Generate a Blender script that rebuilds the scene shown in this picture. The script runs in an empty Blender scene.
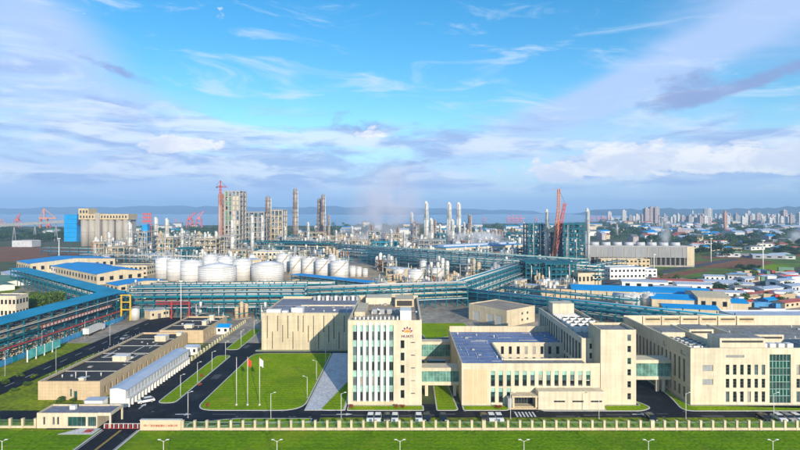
import bpy, bmesh, math, random
from mathutils import Vector, Matrix
random.seed(7)
R = math.radians
S = bpy.context.scene
COL = S.collection

# ------------------------------------------------------------------ camera, sky, sun, exposure
CAMH = 55.0
F = 533.33            # focal length in photo pixels (24 mm on 36 mm, 800 px wide)
HX, HY = 403.0, 211.0  # vanishing point of the depth lines in the photo
cam_d = bpy.data.cameras.new('camera')
cam = bpy.data.objects.new('camera', cam_d); COL.objects.link(cam)
cam.location = (0, 0, CAMH); cam.rotation_euler = (R(90), 0, 0)
cam_d.lens = 24; cam_d.sensor_width = 36
cam_d.shift_x = -(HX - 400) / 800.0
cam_d.shift_y = -(225 - HY) / 800.0
cam_d.clip_start = 0.5; cam_d.clip_end = 60000
S.camera = cam

SUN_EL = 18.0
SUN_H = Vector((0.335, -0.942, 0)).normalized()       # horizontal direction towards the sun: behind the camera, a little right
sun_vec = Vector((SUN_H.x * math.cos(R(SUN_EL)), SUN_H.y * math.cos(R(SUN_EL)), math.sin(R(SUN_EL))))
sd = bpy.data.lights.new('sun', 'SUN'); sd.energy = 4.6; sd.angle = R(0.5); sd.color = (1.0, 0.89, 0.72)
so = bpy.data.objects.new('sun', sd); COL.objects.link(so)
so.rotation_euler = sun_vec.to_track_quat('Z', 'Y').to_euler()

W = bpy.data.worlds.new('World'); S.world = W; W.use_nodes = True
wt = W.node_tree; wt.nodes.clear()
def wn(t, **kw):
    n = wt.nodes.new(t)
    for k, v in kw.items(): setattr(n, k, v)
    return n
def wl(a, b): wt.links.new(a, b)
def wm(op, a, b=None, c=None, clamp=False):
    n = wn('ShaderNodeMath', operation=op); n.use_clamp = clamp
    for i, v in enumerate((a, b, c)):
        if v is None: continue
        if isinstance(v, (int, float)): n.inputs[i].default_value = v
        else: wl(v, n.inputs[i])
    return n.outputs[0]
def wmix(f, a, b):
    n = wn('ShaderNodeMix', data_type='RGBA')
    for i, v in ((0, f), (6, a), (7, b)):
        if isinstance(v, (int, float)): n.inputs[i].default_value = v
        elif isinstance(v, tuple): n.inputs[i].default_value = (*v, 1)
        else: wl(v, n.inputs[i])
    return n.outputs[2]
sky = wn('ShaderNodeTexSky', sky_type='NISHITA')
sky.sun_disc = False; sky.sun_elevation = R(SUN_EL)
sky.sun_rotation = math.atan2(SUN_H.x, SUN_H.y)
sky.altitude = 0; sky.air_density = 1.0; sky.dust_density = 0.3; sky.ozone_density = 2.2
hs = wn('ShaderNodeHueSaturation'); hs.inputs['Hue'].default_value = 0.494; hs.inputs['Saturation'].default_value = 1.42; hs.inputs['Value'].default_value = 1.75
wl(sky.outputs[0], hs.inputs['Color'])
tc = wn('ShaderNodeTexCoord'); sp = wn('ShaderNodeSeparateXYZ'); wl(tc.outputs['Generated'], sp.inputs[0])
az = wm('ARCTAN2', sp.outputs[0], sp.outputs[1])       # 0 straight ahead, + to the right
el = wm('ARCSINE', sp.outputs[2])
def cloud_noise(sx, sy, tilt, scale, detail, rough, seed, dist=0.0):
    u = wm('ADD', wm('MULTIPLY', az, sx), wm('MULTIPLY', el, tilt)); v = wm('MULTIPLY', el, sy)
    c = wn('ShaderNodeCombineXYZ'); wl(u, c.inputs[0]); wl(v, c.inputs[1]); c.inputs[2].default_value = seed
    n = wn('ShaderNodeTexNoise'); wl(c.outputs[0], n.inputs['Vector'])
    n.inputs['Scale'].default_value = scale; n.inputs['Detail'].default_value = detail; n.inputs['Roughness'].default_value = rough
    n.inputs['Distortion'].default_value = dist
    return n.outputs[0]
def blob(a0, e0, ra, re, rot=0.0):
    """soft bump on the sky round one direction (azimuth, elevation in radians)"""
    c, s = math.cos(rot), math.sin(rot)
    da = wm('SUBTRACT', az, a0); de = wm('SUBTRACT', el, e0)
    p = wm('DIVIDE', wm('ADD', wm('MULTIPLY', da, c), wm('MULTIPLY', de, s)), ra)
    q = wm('DIVIDE', wm('SUBTRACT', wm('MULTIPLY', de, c), wm('MULTIPLY', da, s)), re)
    r2 = wm('ADD', wm('MULTIPLY', p, p), wm('MULTIPLY', q, q))
    return wm('EXPONENT', wm('MULTIPLY', r2, -1.0))
def ramp(v, lo, hi):
    n = wn('ShaderNodeMapRange', interpolation_type='SMOOTHSTEP'); wl(v, n.inputs[0])
    n.inputs[1].default_value = lo; n.inputs[2].default_value = hi
    return n.outputs[0]
def A(px): return math.atan2(px - HX, F)
def E(px, py): return math.atan2(HY - py, math.hypot(F, px - HX))
# broad thin veil, thinning towards a clear window of blue
veil = cloud_noise(1.6, 5.0, 1.2, 1.5, 10, 0.60, 3.1, 0.5)
low = ramp(el, 0.27, 0.06)
gap = blob(A(400), E(400, 55), 0.42, 0.13, 0.12)
vcov = wm('ADD', veil, wm('SUBTRACT', wm('MULTIPLY', low, 0.16), wm('MULTIPLY', gap, 0.60)))
vcov = wm('ADD', vcov, wm('MULTIPLY', blob(A(50), E(50, 120), 0.30, 0.15, -0.25), 0.30))
vcov = wm('ADD', vcov, wm('MULTIPLY', blob(A(640), E(640, 78), 0.36, 0.035, 0.36), 0.40))
vcov = wm('ADD', vcov, wm('MULTIPLY', blob(A(730), E(730, 30), 0.20, 0.10, 0.2), 0.22))
vcov = wm('ADD', vcov, wm('MULTIPLY', blob(A(40), E(40, 22), 0.10, 0.05, -0.45), 0.30))
vm = wm('MULTIPLY', ramp(vcov, 0.42, 0.90), 0.85)
wisps = cloud_noise(2.2, 9.0, 3.0, 2.2, 10, 0.64, 9.4, 0.8)
wsp = wm('MULTIPLY', ramp(wisps, 0.50, 0.70), 0.62)
# layered broken cloud in the lower sky: long streaks, white tops and violet-grey undersides
lay = cloud_noise(2.4, 13.0, 0.6, 2.0, 12, 0.62, 14.2, 0.6)
belt = wm('MULTIPLY', ramp(el, 0.215, 0.12), ramp(el, 0.012, 0.05))
belt = wm('ADD', belt, wm('MULTIPLY', blob(A(60), E(60, 90), 0.25, 0.06, -0.2), 0.7))
lm = wm('MULTIPLY', ramp(wm('ADD', lay, wm('MULTIPLY', belt, 0.16)), 0.54, 0.72), wm('MINIMUM', belt, 1.0))
tone = cloud_noise(3.4, 16.0, 0.9, 2.4, 12, 0.60, 21.5, 0.5)
tm = ramp(tone, 0.40, 0.62)
# heaped cloud near the horizon
puff = cloud_noise(6.0, 12.0, 0.0, 2.2, 12, 0.62, 1.7, 0.35)
pb = wm('ADD', blob(A(600), E(600, 160), 0.085, 0.042, 0.1), blob(A(675), E(675, 158), 0.060, 0.032))
pb = wm('ADD', pb, wm('ADD', blob(A(735), E(735, 160), 0.055, 0.026), blob(A(790), E(790, 162), 0.05, 0.024)))
pb = wm('ADD', pb, wm('MULTIPLY', blob(A(175), E(175, 142), 0.085, 0.017), 0.95))
pb = wm('ADD', pb, wm('MULTIPLY', blob(A(540), E(540, 172), 0.12, 0.018), 0.6))
pb = wm('ADD', pb, wm('MULTIPLY', blob(A(370), E(370, 135), 0.10, 0.016), 0.6))
pb = wm('MINIMUM', pb, 1.1)
pm = ramp(wm('ADD', puff, wm('MULTIPLY', pb, 0.36)), 0.68, 0.78)
base_sh = wm('MULTIPLY', ramp(cloud_noise(6.0, 12.0, 0.0, 2.2, 12, 0.62, 1.95, 0.35), 0.42, 0.62), 0.55)
# grey-violet shaded clouds
grey = cloud_noise(4.0, 10.0, -1.0, 2.4, 12, 0.64, 6.3, 0.4)
gb = wm('ADD', blob(A(680), E(680, 96), 0.070, 0.036, 0.1), wm('MULTIPLY', blob(A(765), E(765, 78), 0.10, 0.015, 0.22), 0.9))
gb = wm('ADD', gb, wm('MULTIPLY', blob(A(390), E(390, 130), 0.15, 0.022, -0.05), 0.95))
gb = wm('ADD', gb, wm('MULTIPLY', blob(A(350), E(350, 160), 0.20, 0.020), 0.6))
gb = wm('ADD', gb, wm('MULTIPLY', blob(A(130), E(130, 75), 0.13, 0.011, -0.28), 0.8))
gm = wm('MULTIPLY', ramp(wm('ADD', grey, wm('MULTIPLY', gb, 0.42)), 0.66, 0.94), 0.85)
# CLOUD COLOURS (radiance before the background strength)
SKY_STR = 0.085
def cc(r, g, b): return (r / SKY_STR / 1.14, g / SKY_STR / 1.12, b / SKY_STR / 1.10)
col = wmix(wm('MULTIPLY', ramp(el, 0.17, 0.0), 0.80), hs.outputs[0], cc(0.33, 0.56, 0.90))
col = wmix(vm, col, cc(0.50, 0.63, 0.93))
col = wmix(wsp, col, cc(0.70, 0.82, 0.97))
col = wmix(wm('MULTIPLY', lm, 0.80), col, wmix(tm, cc(0.33, 0.45, 0.78), cc(0.82, 0.88, 0.99)))
col = wmix(gm, col, cc(0.27, 0.34, 0.62))
col = wmix(pm, col, wmix(base_sh, cc(1.0, 0.98, 0.98), cc(0.55, 0.63, 0.86)))
bg = wn('ShaderNodeBackground'); bg.inputs[1].default_value = SKY_STR; wl(col, bg.inputs[0])
wo = wn('ShaderNodeOutputWorld'); wl(bg.outputs[0], wo.inputs[0])
W.cycles.sampling_method = 'MANUAL'; W.cycles.sample_map_resolution = 512

S.view_settings.view_transform = 'Standard'; S.view_settings.look = 'None'
S.view_settings.exposure = 0.32; S.view_settings.gamma = 1.0
S.render.engine = 'CYCLES'
S.cycles.use_denoising = True
S.cycles.max_bounces = 8; S.cycles.volume_bounces = 5; S.cycles.transparent_max_bounces = 12
S.cycles.volume_step_rate = 2.0; S.cycles.volume_max_steps = 96

# ------------------------------------------------------------------ helpers
def G(px, py, z=0.0):
    """world point at height z that the survey of the photo gives for a pixel"""
    Y = (CAMH - z) * F / (py - HY)
    return ((px - HX) * Y / F, Y)
def DY(py, z=0.0): return (CAMH - z) * F / (py - HY)
def XA(px, Y): return (px - HX) * Y / F
def ZA(py, Y): return CAMH - (py - HY) * Y / F

MATS = {}
def mat(name, c, rough=0.7, metal=0.0, var=0.18, scale=0.25, c2=None, bump=0.0, fine=None, streak=0.0, spec=0.5, emit=None):
    m = bpy.data.materials.new(name); m.use_nodes = True; MATS[name] = m
    t = m.node_tree; b = t.nodes['Principled BSDF']
    b.inputs['Roughness'].default_value = rough; b.inputs['Metallic'].default_value = metal
    b.inputs['Specular IOR Level'].default_value = spec
    g = t.nodes.new('ShaderNodeNewGeometry')
    n = t.nodes.new('ShaderNodeTexNoise'); n.inputs['Scale'].default_value = scale; n.inputs['Detail'].default_value = 6; n.inputs['Roughness'].default_value = 0.62
    t.links.new(g.outputs['Position'], n.inputs['Vector'])
    lo = tuple(max(0, x * (1 - var)) for x in c); hi = tuple(min(1, x * (1 + var * 0.6)) for x in c)
    if c2: lo, hi = c2, c
    r = t.nodes.new('ShaderNodeValToRGB'); r.color_ramp.elements[0].position = 0.36; r.color_ramp.elements[1].position = 0.64
    r.color_ramp.elements[0].color = (*lo, 1); r.color_ramp.elements[1].color = (*hi, 1)
    t.links.new(n.outputs[0], r.inputs[0]); out = r.outputs[0]
    if fine:
        n2 = t.nodes.new('ShaderNodeTexNoise'); n2.inputs['Scale'].default_value = fine; n2.inputs['Detail'].default_value = 4
        t.links.new(g.outputs['Position'], n2.inputs['Vector'])
        mr = t.nodes.new('ShaderNodeMapRange'); mr.inputs[1].default_value = 0.3; mr.inputs[2].default_value = 0.7; mr.inputs[3].default_value = 0.66; mr.inputs[4].default_value = 1.25
        t.links.new(n2.outputs[0], mr.inputs[0])
        mx = t.nodes.new('ShaderNodeVectorMath'); mx.operation = 'SCALE'
        t.links.new(out, mx.inputs[0]); t.links.new(mr.outputs[0], mx.inputs['Scale']); out = mx.outputs[0]
    if streak:
        mp = t.nodes.new('ShaderNodeMapping'); mp.inputs['Scale'].default_value = (1.4, 1.4, 0.06)
        t.links.new(g.outputs['Position'], mp.inputs[0])
        n3 = t.nodes.new('ShaderNodeTexNoise'); n3.inputs['Scale'].default_value = 1.0; n3.inputs['Detail'].default_value = 5
        t.links.new(mp.outputs[0], n3.inputs['Vector'])
        mr = t.nodes.new('ShaderNodeMapRange'); mr.inputs[1].default_value = 0.35; mr.inputs[2].default_value = 0.7; mr.inputs[3].default_value = 1.0; mr.inputs[4].default_value = 1.0 - streak
        t.links.new(n3.outputs[0], mr.inputs[0])
        mx = t.nodes.new('ShaderNodeVectorMath'); mx.operation = 'SCALE'
        t.links.new(out, mx.inputs[0]); t.links.new(mr.outputs[0], mx.inputs['Scale']); out = mx.outputs[0]
    t.links.new(out, b.inputs['Base Color'])
    if bump:
        bp = t.nodes.new('ShaderNodeBump'); bp.inputs['Strength'].default_value = bump; bp.inputs['Distance'].default_value = 0.3
        nb = t.nodes.new('ShaderNodeTexNoise'); nb.inputs['Scale'].default_value = fine or scale * 6; nb.inputs['Detail'].default_value = 5
        t.links.new(g.outputs['Position'], nb.inputs['Vector'])
        t.links.new(nb.outputs[0], bp.inputs['Height']); t.links.new(bp.outputs[0], b.inputs['Normal'])
    return m
mat('cream', (0.68, 0.57, 0.39), 0.8, var=0.12, scale=0.12, streak=0.24)
mat('cream_pale', (0.72, 0.63, 0.465), 0.8, var=0.10, scale=0.15, streak=0.22)
mat('stone_tan', (0.62, 0.47, 0.29), 0.8, var=0.10, scale=0.3, streak=0.12)
mat('white_paint', (0.78, 0.76, 0.71), 0.55, var=0.06, streak=0.08)
mat('tank_white', (0.76, 0.75, 0.73), 0.5, var=0.08, scale=0.15, streak=0.16)
mat('tank_roof', (0.60, 0.62, 0.68), 0.55, var=0.12, scale=0.3)
mat('slot_dark', (0.045, 0.042, 0.038), 0.8)
mat('glass_green', (0.02, 0.075, 0.07), 0.08, var=0.5, scale=0.35, spec=0.9)
mat('glass_dark', (0.012, 0.018, 0.024), 0.06, var=0.5, scale=0.5, spec=0.8)
mat('glass_bridge', (0.13, 0.28, 0.24), 0.12, var=0.5, scale=0.4, spec=0.8)
mat('panel_tan', (0.66, 0.49, 0.30), 0.8, var=0.08, streak=0.1)
mat('spandrel_green', (0.30, 0.52, 0.45), 0.25, var=0.3, scale=0.4, spec=0.7)
mat('frame_grey', (0.20, 0.21, 0.22), 0.5)
mat('roof_blue_grey', (0.15, 0.22, 0.40), 0.7, var=0.18, scale=0.15, fine=1.5)
mat('roof_slate', (0.21, 0.215, 0.27), 0.75, var=0.18, scale=0.15, fine=1.5)
mat('glass_pale', (0.10, 0.15, 0.17), 0.1, var=0.4, scale=0.5, spec=0.9)
mat('blind', (0.34, 0.33, 0.29), 0.5, var=0.2, scale=1.0)
mat('roof_grey', (0.24, 0.235, 0.23), 0.8, var=0.22, scale=0.2, fine=1.2)
mat('roof_brown', (0.040, 0.034, 0.030), 0.85, var=0.3, scale=0.15, fine=1.0)
mat('roof_tan', (0.34, 0.27, 0.20), 0.85, var=0.22, scale=0.2)
mat('roof_light', (0.46, 0.52, 0.62), 0.5, var=0.12, scale=0.3)
mat('roof_bright_blue', (0.004, 0.30, 0.70), 0.55, spec=0.2, var=0.12, scale=0.1, streak=0.1)
mat('teal', (0.004, 0.130, 0.180), 0.65, var=0.30, scale=0.12, spec=0.2)
mat('teal_light', (0.010, 0.27, 0.36), 0.6, var=0.25, scale=0.15, spec=0.2)
mat('teal_roof', (0.004, 0.29, 0.47), 0.6, var=0.2, scale=0.1, spec=0.15)
mat('fence_blue', (0.05, 0.28, 0.55), 0.5, var=0.2)
mat('pipe_silver', (0.66, 0.65, 0.62), 0.42, metal=0.15, var=0.15, scale=0.6)
mat('column_silver', (0.74, 0.71, 0.64), 0.45, metal=0.05, var=0.14, scale=0.3, streak=0.15)
mat('column_grey', (0.36, 0.34, 0.32), 0.5, metal=0.2, var=0.15, scale=0.3, streak=0.2)
mat('rust', (0.30, 0.13, 0.06), 0.8, var=0.3)
mat('steel_dark', (0.10, 0.10, 0.11), 0.6, var=0.25)
mat('steel_grey', (0.32, 0.33, 0.34), 0.55, var=0.2)
mat('concrete', (0.40, 0.37, 0.32), 0.85, var=0.18, scale=0.12, streak=0.15)
mat('frame_cream', (0.56, 0.44, 0.26), 0.8, var=0.18, scale=0.3)
mat('cooling_grey', (0.30, 0.30, 0.30), 0.85, var=0.12, scale=0.05, streak=0.2)
mat('ring_grey', (0.26, 0.27, 0.30), 0.6)
mat('silo_wall', (0.44, 0.40, 0.34), 0.85, var=0.12, scale=0.05, streak=0.2)
mat('red_paint', (0.50, 0.045, 0.04), 0.55, var=0.15)
mat('crane_red', (0.62, 0.09, 0.05), 0.6, var=0.15)
mat('crane_orange', (0.62, 0.20, 0.07), 0.6, var=0.15)
mat('crane_pink', (0.60, 0.14, 0.20), 0.6, var=0.15)
mat('yellow_paint', (0.62, 0.42, 0.03), 0.6, var=0.15)
mat('line_yellow', (0.55, 0.36, 0.06), 0.7, var=0.2, scale=2)
mat('line_white', (0.62, 0.62, 0.60), 0.7, var=0.2, scale=2)
mat('kerb', (0.55, 0.54, 0.50), 0.85, var=0.12, scale=0.8)
mat('paving_light', (0.62, 0.62, 0.66), 0.8, var=0.12, scale=0.3, fine=2.0)
mat('asphalt', (0.013, 0.015, 0.023), 0.8, var=0.3, scale=0.12, fine=1.4, spec=0.15)
mat('asphalt_old', (0.060, 0.060, 0.066), 0.85, var=0.3, scale=0.06, fine=0.5)
mat('plant_paving', (0.34, 0.29, 0.23), 0.9, var=0.35, scale=0.05, fine=0.35)
mat('yard_sand', (0.44, 0.32, 0.19), 0.9, var=0.25, scale=0.05, fine=0.4)
mat('lawn', (0.260, 0.390, 0.006), 0.9, scale=0.06, c2=(0.175, 0.300, 0.006), fine=1.6, bump=0.5, spec=0.0)
mat('lawn_front', (0.175, 0.315, 0.006), 0.9, scale=0.09, c2=(0.115, 0.235, 0.006), fine=1.2, bump=0.6, spec=0.0)
mat('verge', (0.260, 0.320, 0.020), 0.95, scale=0.10, c2=(0.150, 0.190, 0.025), fine=0.8, bump=0.6, spec=0.0)
mat('soil', (0.30, 0.125, 0.055), 0.95, scale=0.03, c2=(0.22, 0.10, 0.05), fine=0.25, spec=0.1)
mat('scrub', (0.075, 0.120, 0.040), 0.95, scale=0.012, c2=(0.135, 0.120, 0.070), fine=0.08, spec=0.1)
mat('field_green', (0.170, 0.250, 0.030), 0.95, scale=0.03, c2=(0.090, 0.140, 0.03), fine=0.2, spec=0.1)
mat('leaf', (0.120, 0.190, 0.020), 0.8, scale=0.5, c2=(0.050, 0.100, 0.014), spec=0.2)
mat('leaf_dark', (0.050, 0.105, 0.030), 0.85, scale=0.2, c2=(0.022, 0.055, 0.022), spec=0.15)
mat('leaf_red', (0.34, 0.07, 0.03), 0.8, scale=1.5, c2=(0.2, 0.08, 0.02), spec=0.2)
mat('bark', (0.09, 0.06, 0.04), 0.9)
mat('tyre', (0.02, 0.02, 0.02), 0.8); mat('car_white', (0.75, 0.75, 0.75), 0.25, var=0.03); mat('car_black', (0.012, 0.012, 0.015), 0.2, var=0.05)
mat('car_silver', (0.42, 0.43, 0.45), 0.25, metal=0.5, var=0.05); mat('lamp_lens', (0.7, 0.7, 0.68), 0.2)
mat('flag_red', (0.65, 0.06, 0.02), 0.7); mat('flag_white', (0.75, 0.75, 0.75), 0.7)
mat('logo_purple', (0.10, 0.02, 0.10), 0.6, var=0.02); mat('logo_orange', (0.75, 0.26, 0.01), 0.6, var=0.02); mat('logo_pink', (0.60, 0.05, 0.16), 0.6, var=0.02)
mat('sign_cream', (0.66, 0.50, 0.34), 0.7, var=0.08, scale=0.8); mat('sign_red', (0.36, 0.09, 0.06), 0.7, var=0.05)
mat('banner_cyan', (0.12, 0.52, 0.50), 0.5, var=0.3, scale=0.4)
mat('shed_pale', (0.55, 0.56, 0.58), 0.6, var=0.15, scale=0.2, streak=0.1)
mat('brick_pink', (0.48, 0.25, 0.19), 0.8, var=0.12)
mat('city_white', (0.66, 0.64, 0.62), 0.8, var=0.1, scale=0.02); mat('city_pink', (0.44, 0.35, 0.35), 0.8, var=0.1, scale=0.02); mat('city_grey', (0.34, 0.34, 0.37), 0.8, var=0.1, scale=0.02)
mat('hill', (0.020, 0.045, 0.060), 0.95, var=0.3, scale=0.004, spec=0.05)
mat('roof_green', (0.10, 0.24, 0.14), 0.6); mat('roof_red', (0.45, 0.10, 0.07), 0.6, var=0.2)
mat('mesh_panel', (0.16, 0.30, 0.12), 0.6)
# tinted clear glass for the link bridges
def water_material():
    m = mat('water', (0.12, 0.22, 0.32), 0.25, var=0.15, scale=0.002, spec=0.5); return m
water_material()

def wear(name, scale, c, amt, mower=0.0):
    """extra blotches of colour c, and faint mower swathes, over an existing material"""
    m = MATS[name]; t = m.node_tree; b = t.nodes['Principled BSDF']; old = b.inputs['Base Color'].links[0].from_socket
    g = t.nodes.new('ShaderNodeNewGeometry'); n = t.nodes.new('ShaderNodeTexNoise'); n.inputs['Scale'].default_value = scale; n.inputs['Detail'].default_value = 9; n.inputs['Roughness'].default_value = 0.7; n.inputs['Distortion'].default_value = 0.6
    t.links.new(g.outputs['Position'], n.inputs['Vector'])
    r = t.nodes.new('ShaderNodeMapRange'); r.inputs[1].default_value = 0.52; r.inputs[2].default_value = 0.70; r.inputs[4].default_value = amt; t.links.new(n.outputs[0], r.inputs[0])
    x = t.nodes.new('ShaderNodeMix'); x.data_type = 'RGBA'; t.links.new(r.outputs[0], x.inputs[0]); t.links.new(old, x.inputs[6]); x.inputs[7].default_value = (*c, 1); out = x.outputs[2]
    if mower:
        w = t.nodes.new('ShaderNodeTexWave'); w.bands_direction = 'Y'; w.inputs['Scale'].default_value = 0.16; w.inputs['Distortion'].default_value = 3.0; w.inputs['Detail'].default_value = 2; w.inputs['Detail Scale'].default_value = 0.3
        t.links.new(g.outputs['Position'], w.inputs['Vector']); r2 = t.nodes.new('ShaderNodeMapRange'); r2.inputs[3].default_value = 1 - mower; r2.inputs[4].default_value = 1 + mower; t.links.new(w.outputs['Fac'], r2.inputs[0])
        s = t.nodes.new('ShaderNodeVectorMath'); s.operation = 'SCALE'; t.links.new(out, s.inputs[0]); t.links.new(r2.outputs[0], s.inputs['Scale']); out = s.outputs[0]
    t.links.new(out, b.inputs['Base Color'])
def seams(name, w, h, dark=0.72, mortar=0.035):
    """thin joints between cladding panels"""
    m = MATS[name]; t = m.node_tree; b = t.nodes['Principled BSDF']; old = b.inputs['Base Color'].links[0].from_socket
    g = t.nodes.new('ShaderNodeNewGeometry'); s = t.nodes.new('ShaderNodeSeparateXYZ'); c = t.nodes.new('ShaderNodeCombineXYZ'); ad = t.nodes.new('ShaderNodeMath')
    t.links.new(g.outputs['Position'], s.inputs[0]); t.links.new(s.outputs[0], ad.inputs[0]); t.links.new(s.outputs[1], ad.inputs[1]); t.links.new(ad.outputs[0], c.inputs[0]); t.links.new(s.outputs[2], c.inputs[1])
    br = t.nodes.new('ShaderNodeTexBrick'); br.offset = 0.0; br.inputs['Scale'].default_value = 1.0; br.inputs['Brick Width'].default_value = w; br.inputs['Row Height'].default_value = h; br.inputs['Mortar Size'].default_value = mortar; br.inputs['Bias'].default_value = 0.0
    br.inputs['Color1'].default_value = (1, 1, 1, 1); br.inputs['Color2'].default_value = (0.93, 0.93, 0.92, 1); br.inputs['Mortar'].default_value = (dark, dark, dark, 1); t.links.new(c.outputs[0], br.inputs['Vector'])
    x = t.nodes.new('ShaderNodeMix'); x.data_type = 'RGBA'; x.blend_type = 'MULTIPLY'; x.inputs[0].default_value = 1.0; t.links.new(old, x.inputs[6]); t.links.new(br.outputs[0], x.inputs[7]); t.links.new(x.outputs[2], b.inputs['Base Color'])
wear('lawn', 0.045, (0.36, 0.37, 0.03), 0.7, 0.10); wear('lawn', 0.13, (0.11, 0.20, 0.01), 0.75); wear('lawn', 0.5, (0.30, 0.27, 0.05), 0.45); wear('lawn_front', 0.05, (0.075, 0.155, 0.012), 0.85, 0.07); wear('lawn_front', 0.03, (0.30, 0.35, 0.02), 0.8); wear('lawn_front', 0.35, (0.22, 0.22, 0.04), 0.45); wear('verge', 0.08, (0.24, 0.17, 0.07), 0.6)
wear('asphalt', 0.11, (0.055, 0.056, 0.062), 0.75); wear('asphalt_old', 0.07, (0.13, 0.125, 0.12), 0.6); wear('roof_blue_grey', 0.10, (0.26, 0.29, 0.40), 0.6); wear('roof_slate', 0.09, (0.34, 0.33, 0.34), 0.6); wear('roof_grey', 0.12, (0.38, 0.36, 0.33), 0.6); wear('roof_brown', 0.10, (0.085, 0.072, 0.06), 0.6); wear('roof_tan', 0.15, (0.22, 0.18, 0.14), 0.6)
wear('tank_white', 0.22, (0.52, 0.45, 0.36), 0.35); wear('teal', 0.10, (0.05, 0.14, 0.16), 0.6); wear('teal_roof', 0.06, (0.06, 0.30, 0.42), 0.5); wear('roof_bright_blue', 0.05, (0.05, 0.32, 0.58), 0.5); wear('front_lawn_x', 1, (0, 0, 0), 0) if 'front_lawn_x' in MATS else None
wear('plant_paving', 0.09, (0.16, 0.14, 0.12), 0.7); wear('paving_light', 0.2, (0.40, 0.40, 0.42), 0.4); wear('stone_tan', 0.3, (0.42, 0.31, 0.2), 0.4); wear('field_green', 0.02, (0.30, 0.17, 0.07), 0.65)
seams('cream_pale', 2.4, 1.2, 0.86); seams('cream', 2.4, 1.2, 0.84); seams('stone_tan', 1.8, 0.9)

OFF = {}
def link(o, parent=None):
    COL.objects.link(o)
    if parent is not None: o.parent = parent
    return o
def thing(name, label, cat, loc=(0, 0, 0), rz=0.0, group=None):
    o = bpy.data.objects.new(name, None); o.empty_display_size = 0.5
    COL.objects.link(o); o.location = loc if len(loc) == 3 else (*loc, 0); o.rotation_euler = (0, 0, rz)
    o['label'] = label; o['category'] = cat
    if group: o['group'] = group
    OFF[o.name] = Vector((0, 0, 0))
    return o
def tag(o, label, cat, group=None):
    o['label'] = label; o['category'] = cat
    if group: o['group'] = group
    return o
MC = {}
BF = [(0, 3, 2, 1), (4, 5, 6, 7), (0, 1, 5, 4), (1, 2, 6, 5), (2, 3, 7, 6), (3, 0, 4, 7)]
def put(name, parent, me, c, rot=None):
    o = bpy.data.objects.new(name, me); COL.objects.link(o)
    c = Vector(c); off = c
    if parent is not None:
        o.parent = parent; off = c - OFF.get(parent.name, Vector((0, 0, 0)))
    o.location = off
    if rot: o.rotation_euler = rot
    OFF[o.name] = c
    return o
def mk(name, verts, faces, m, smooth=False):
    me = bpy.data.meshes.new(name); me.from_pydata(verts, [], faces)
    if isinstance(m, str): m = MATS[m]
    if m: me.materials.append(m)
    if smooth: me.polygons.foreach_set('use_smooth', [True] * len(me.polygons))
    me.update(); return me
def box_mesh(sx, sy, sz, m):
    k = ('b', round(sx, 3), round(sy, 3), round(sz, 3), m)
    if k not in MC:
        a, b, c = sx / 2, sy / 2, sz / 2
        v = [(-a, -b, -c), (a, -b, -c), (a, b, -c), (-a, b, -c), (-a, -b, c), (a, -b, c), (a, b, c), (-a, b, c)]
        MC[k] = mk('box', v, BF, m)
    return MC[k]
def box(name, parent, x0, x1, y0, y1, z0, z1, m):
    return put(name, parent, box_mesh(abs(x1 - x0), abs(y1 - y0), abs(z1 - z0), m), ((x0 + x1) / 2, (y0 + y1) / 2, (z0 + z1) / 2))
def cyl_mesh(r, r2, h, seg, m, cap=True):
    k = ('c', round(r, 3), round(r2, 3), round(h, 3), seg, m)
    if k not in MC:
        v = []; f = []
        for i in range(seg):
            a = 2 * math.pi * i / seg; v.append((r * math.cos(a), r * math.sin(a), -h / 2))
        for i in range(seg):
            a = 2 * math.pi * i / seg; v.append((r2 * math.cos(a), r2 * math.sin(a), h / 2))
        for i in range(seg):
            j = (i + 1) % seg; f.append((i, j, seg + j, seg + i))
        f.append(tuple(range(seg))[::-1]); f.append(tuple(range(seg, 2 * seg)))
        me = mk('cylinder', v, f, m)
        me.polygons.foreach_set('use_smooth', [True] * seg + [False, False])
        MC[k] = me
    return MC[k]
def cyl(name, parent, x, y, z0, z1, r, m, r2=None, seg=12):
    return put(name, parent, cyl_mesh(r, r if r2 is None else r2, z1 - z0, seg, m), (x, y, (z0 + z1) / 2))
def hcyl(name, parent, p0, p1, r, m, seg=8):
    p0 = Vector(p0); p1 = Vector(p1); d = p1 - p0
    o = put(name, parent, cyl_mesh(r, r, d.length, seg, m), (p0 + p1) / 2)
    o.rotation_euler = d.to_track_quat('Z', 'Y').to_euler(); return o
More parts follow.
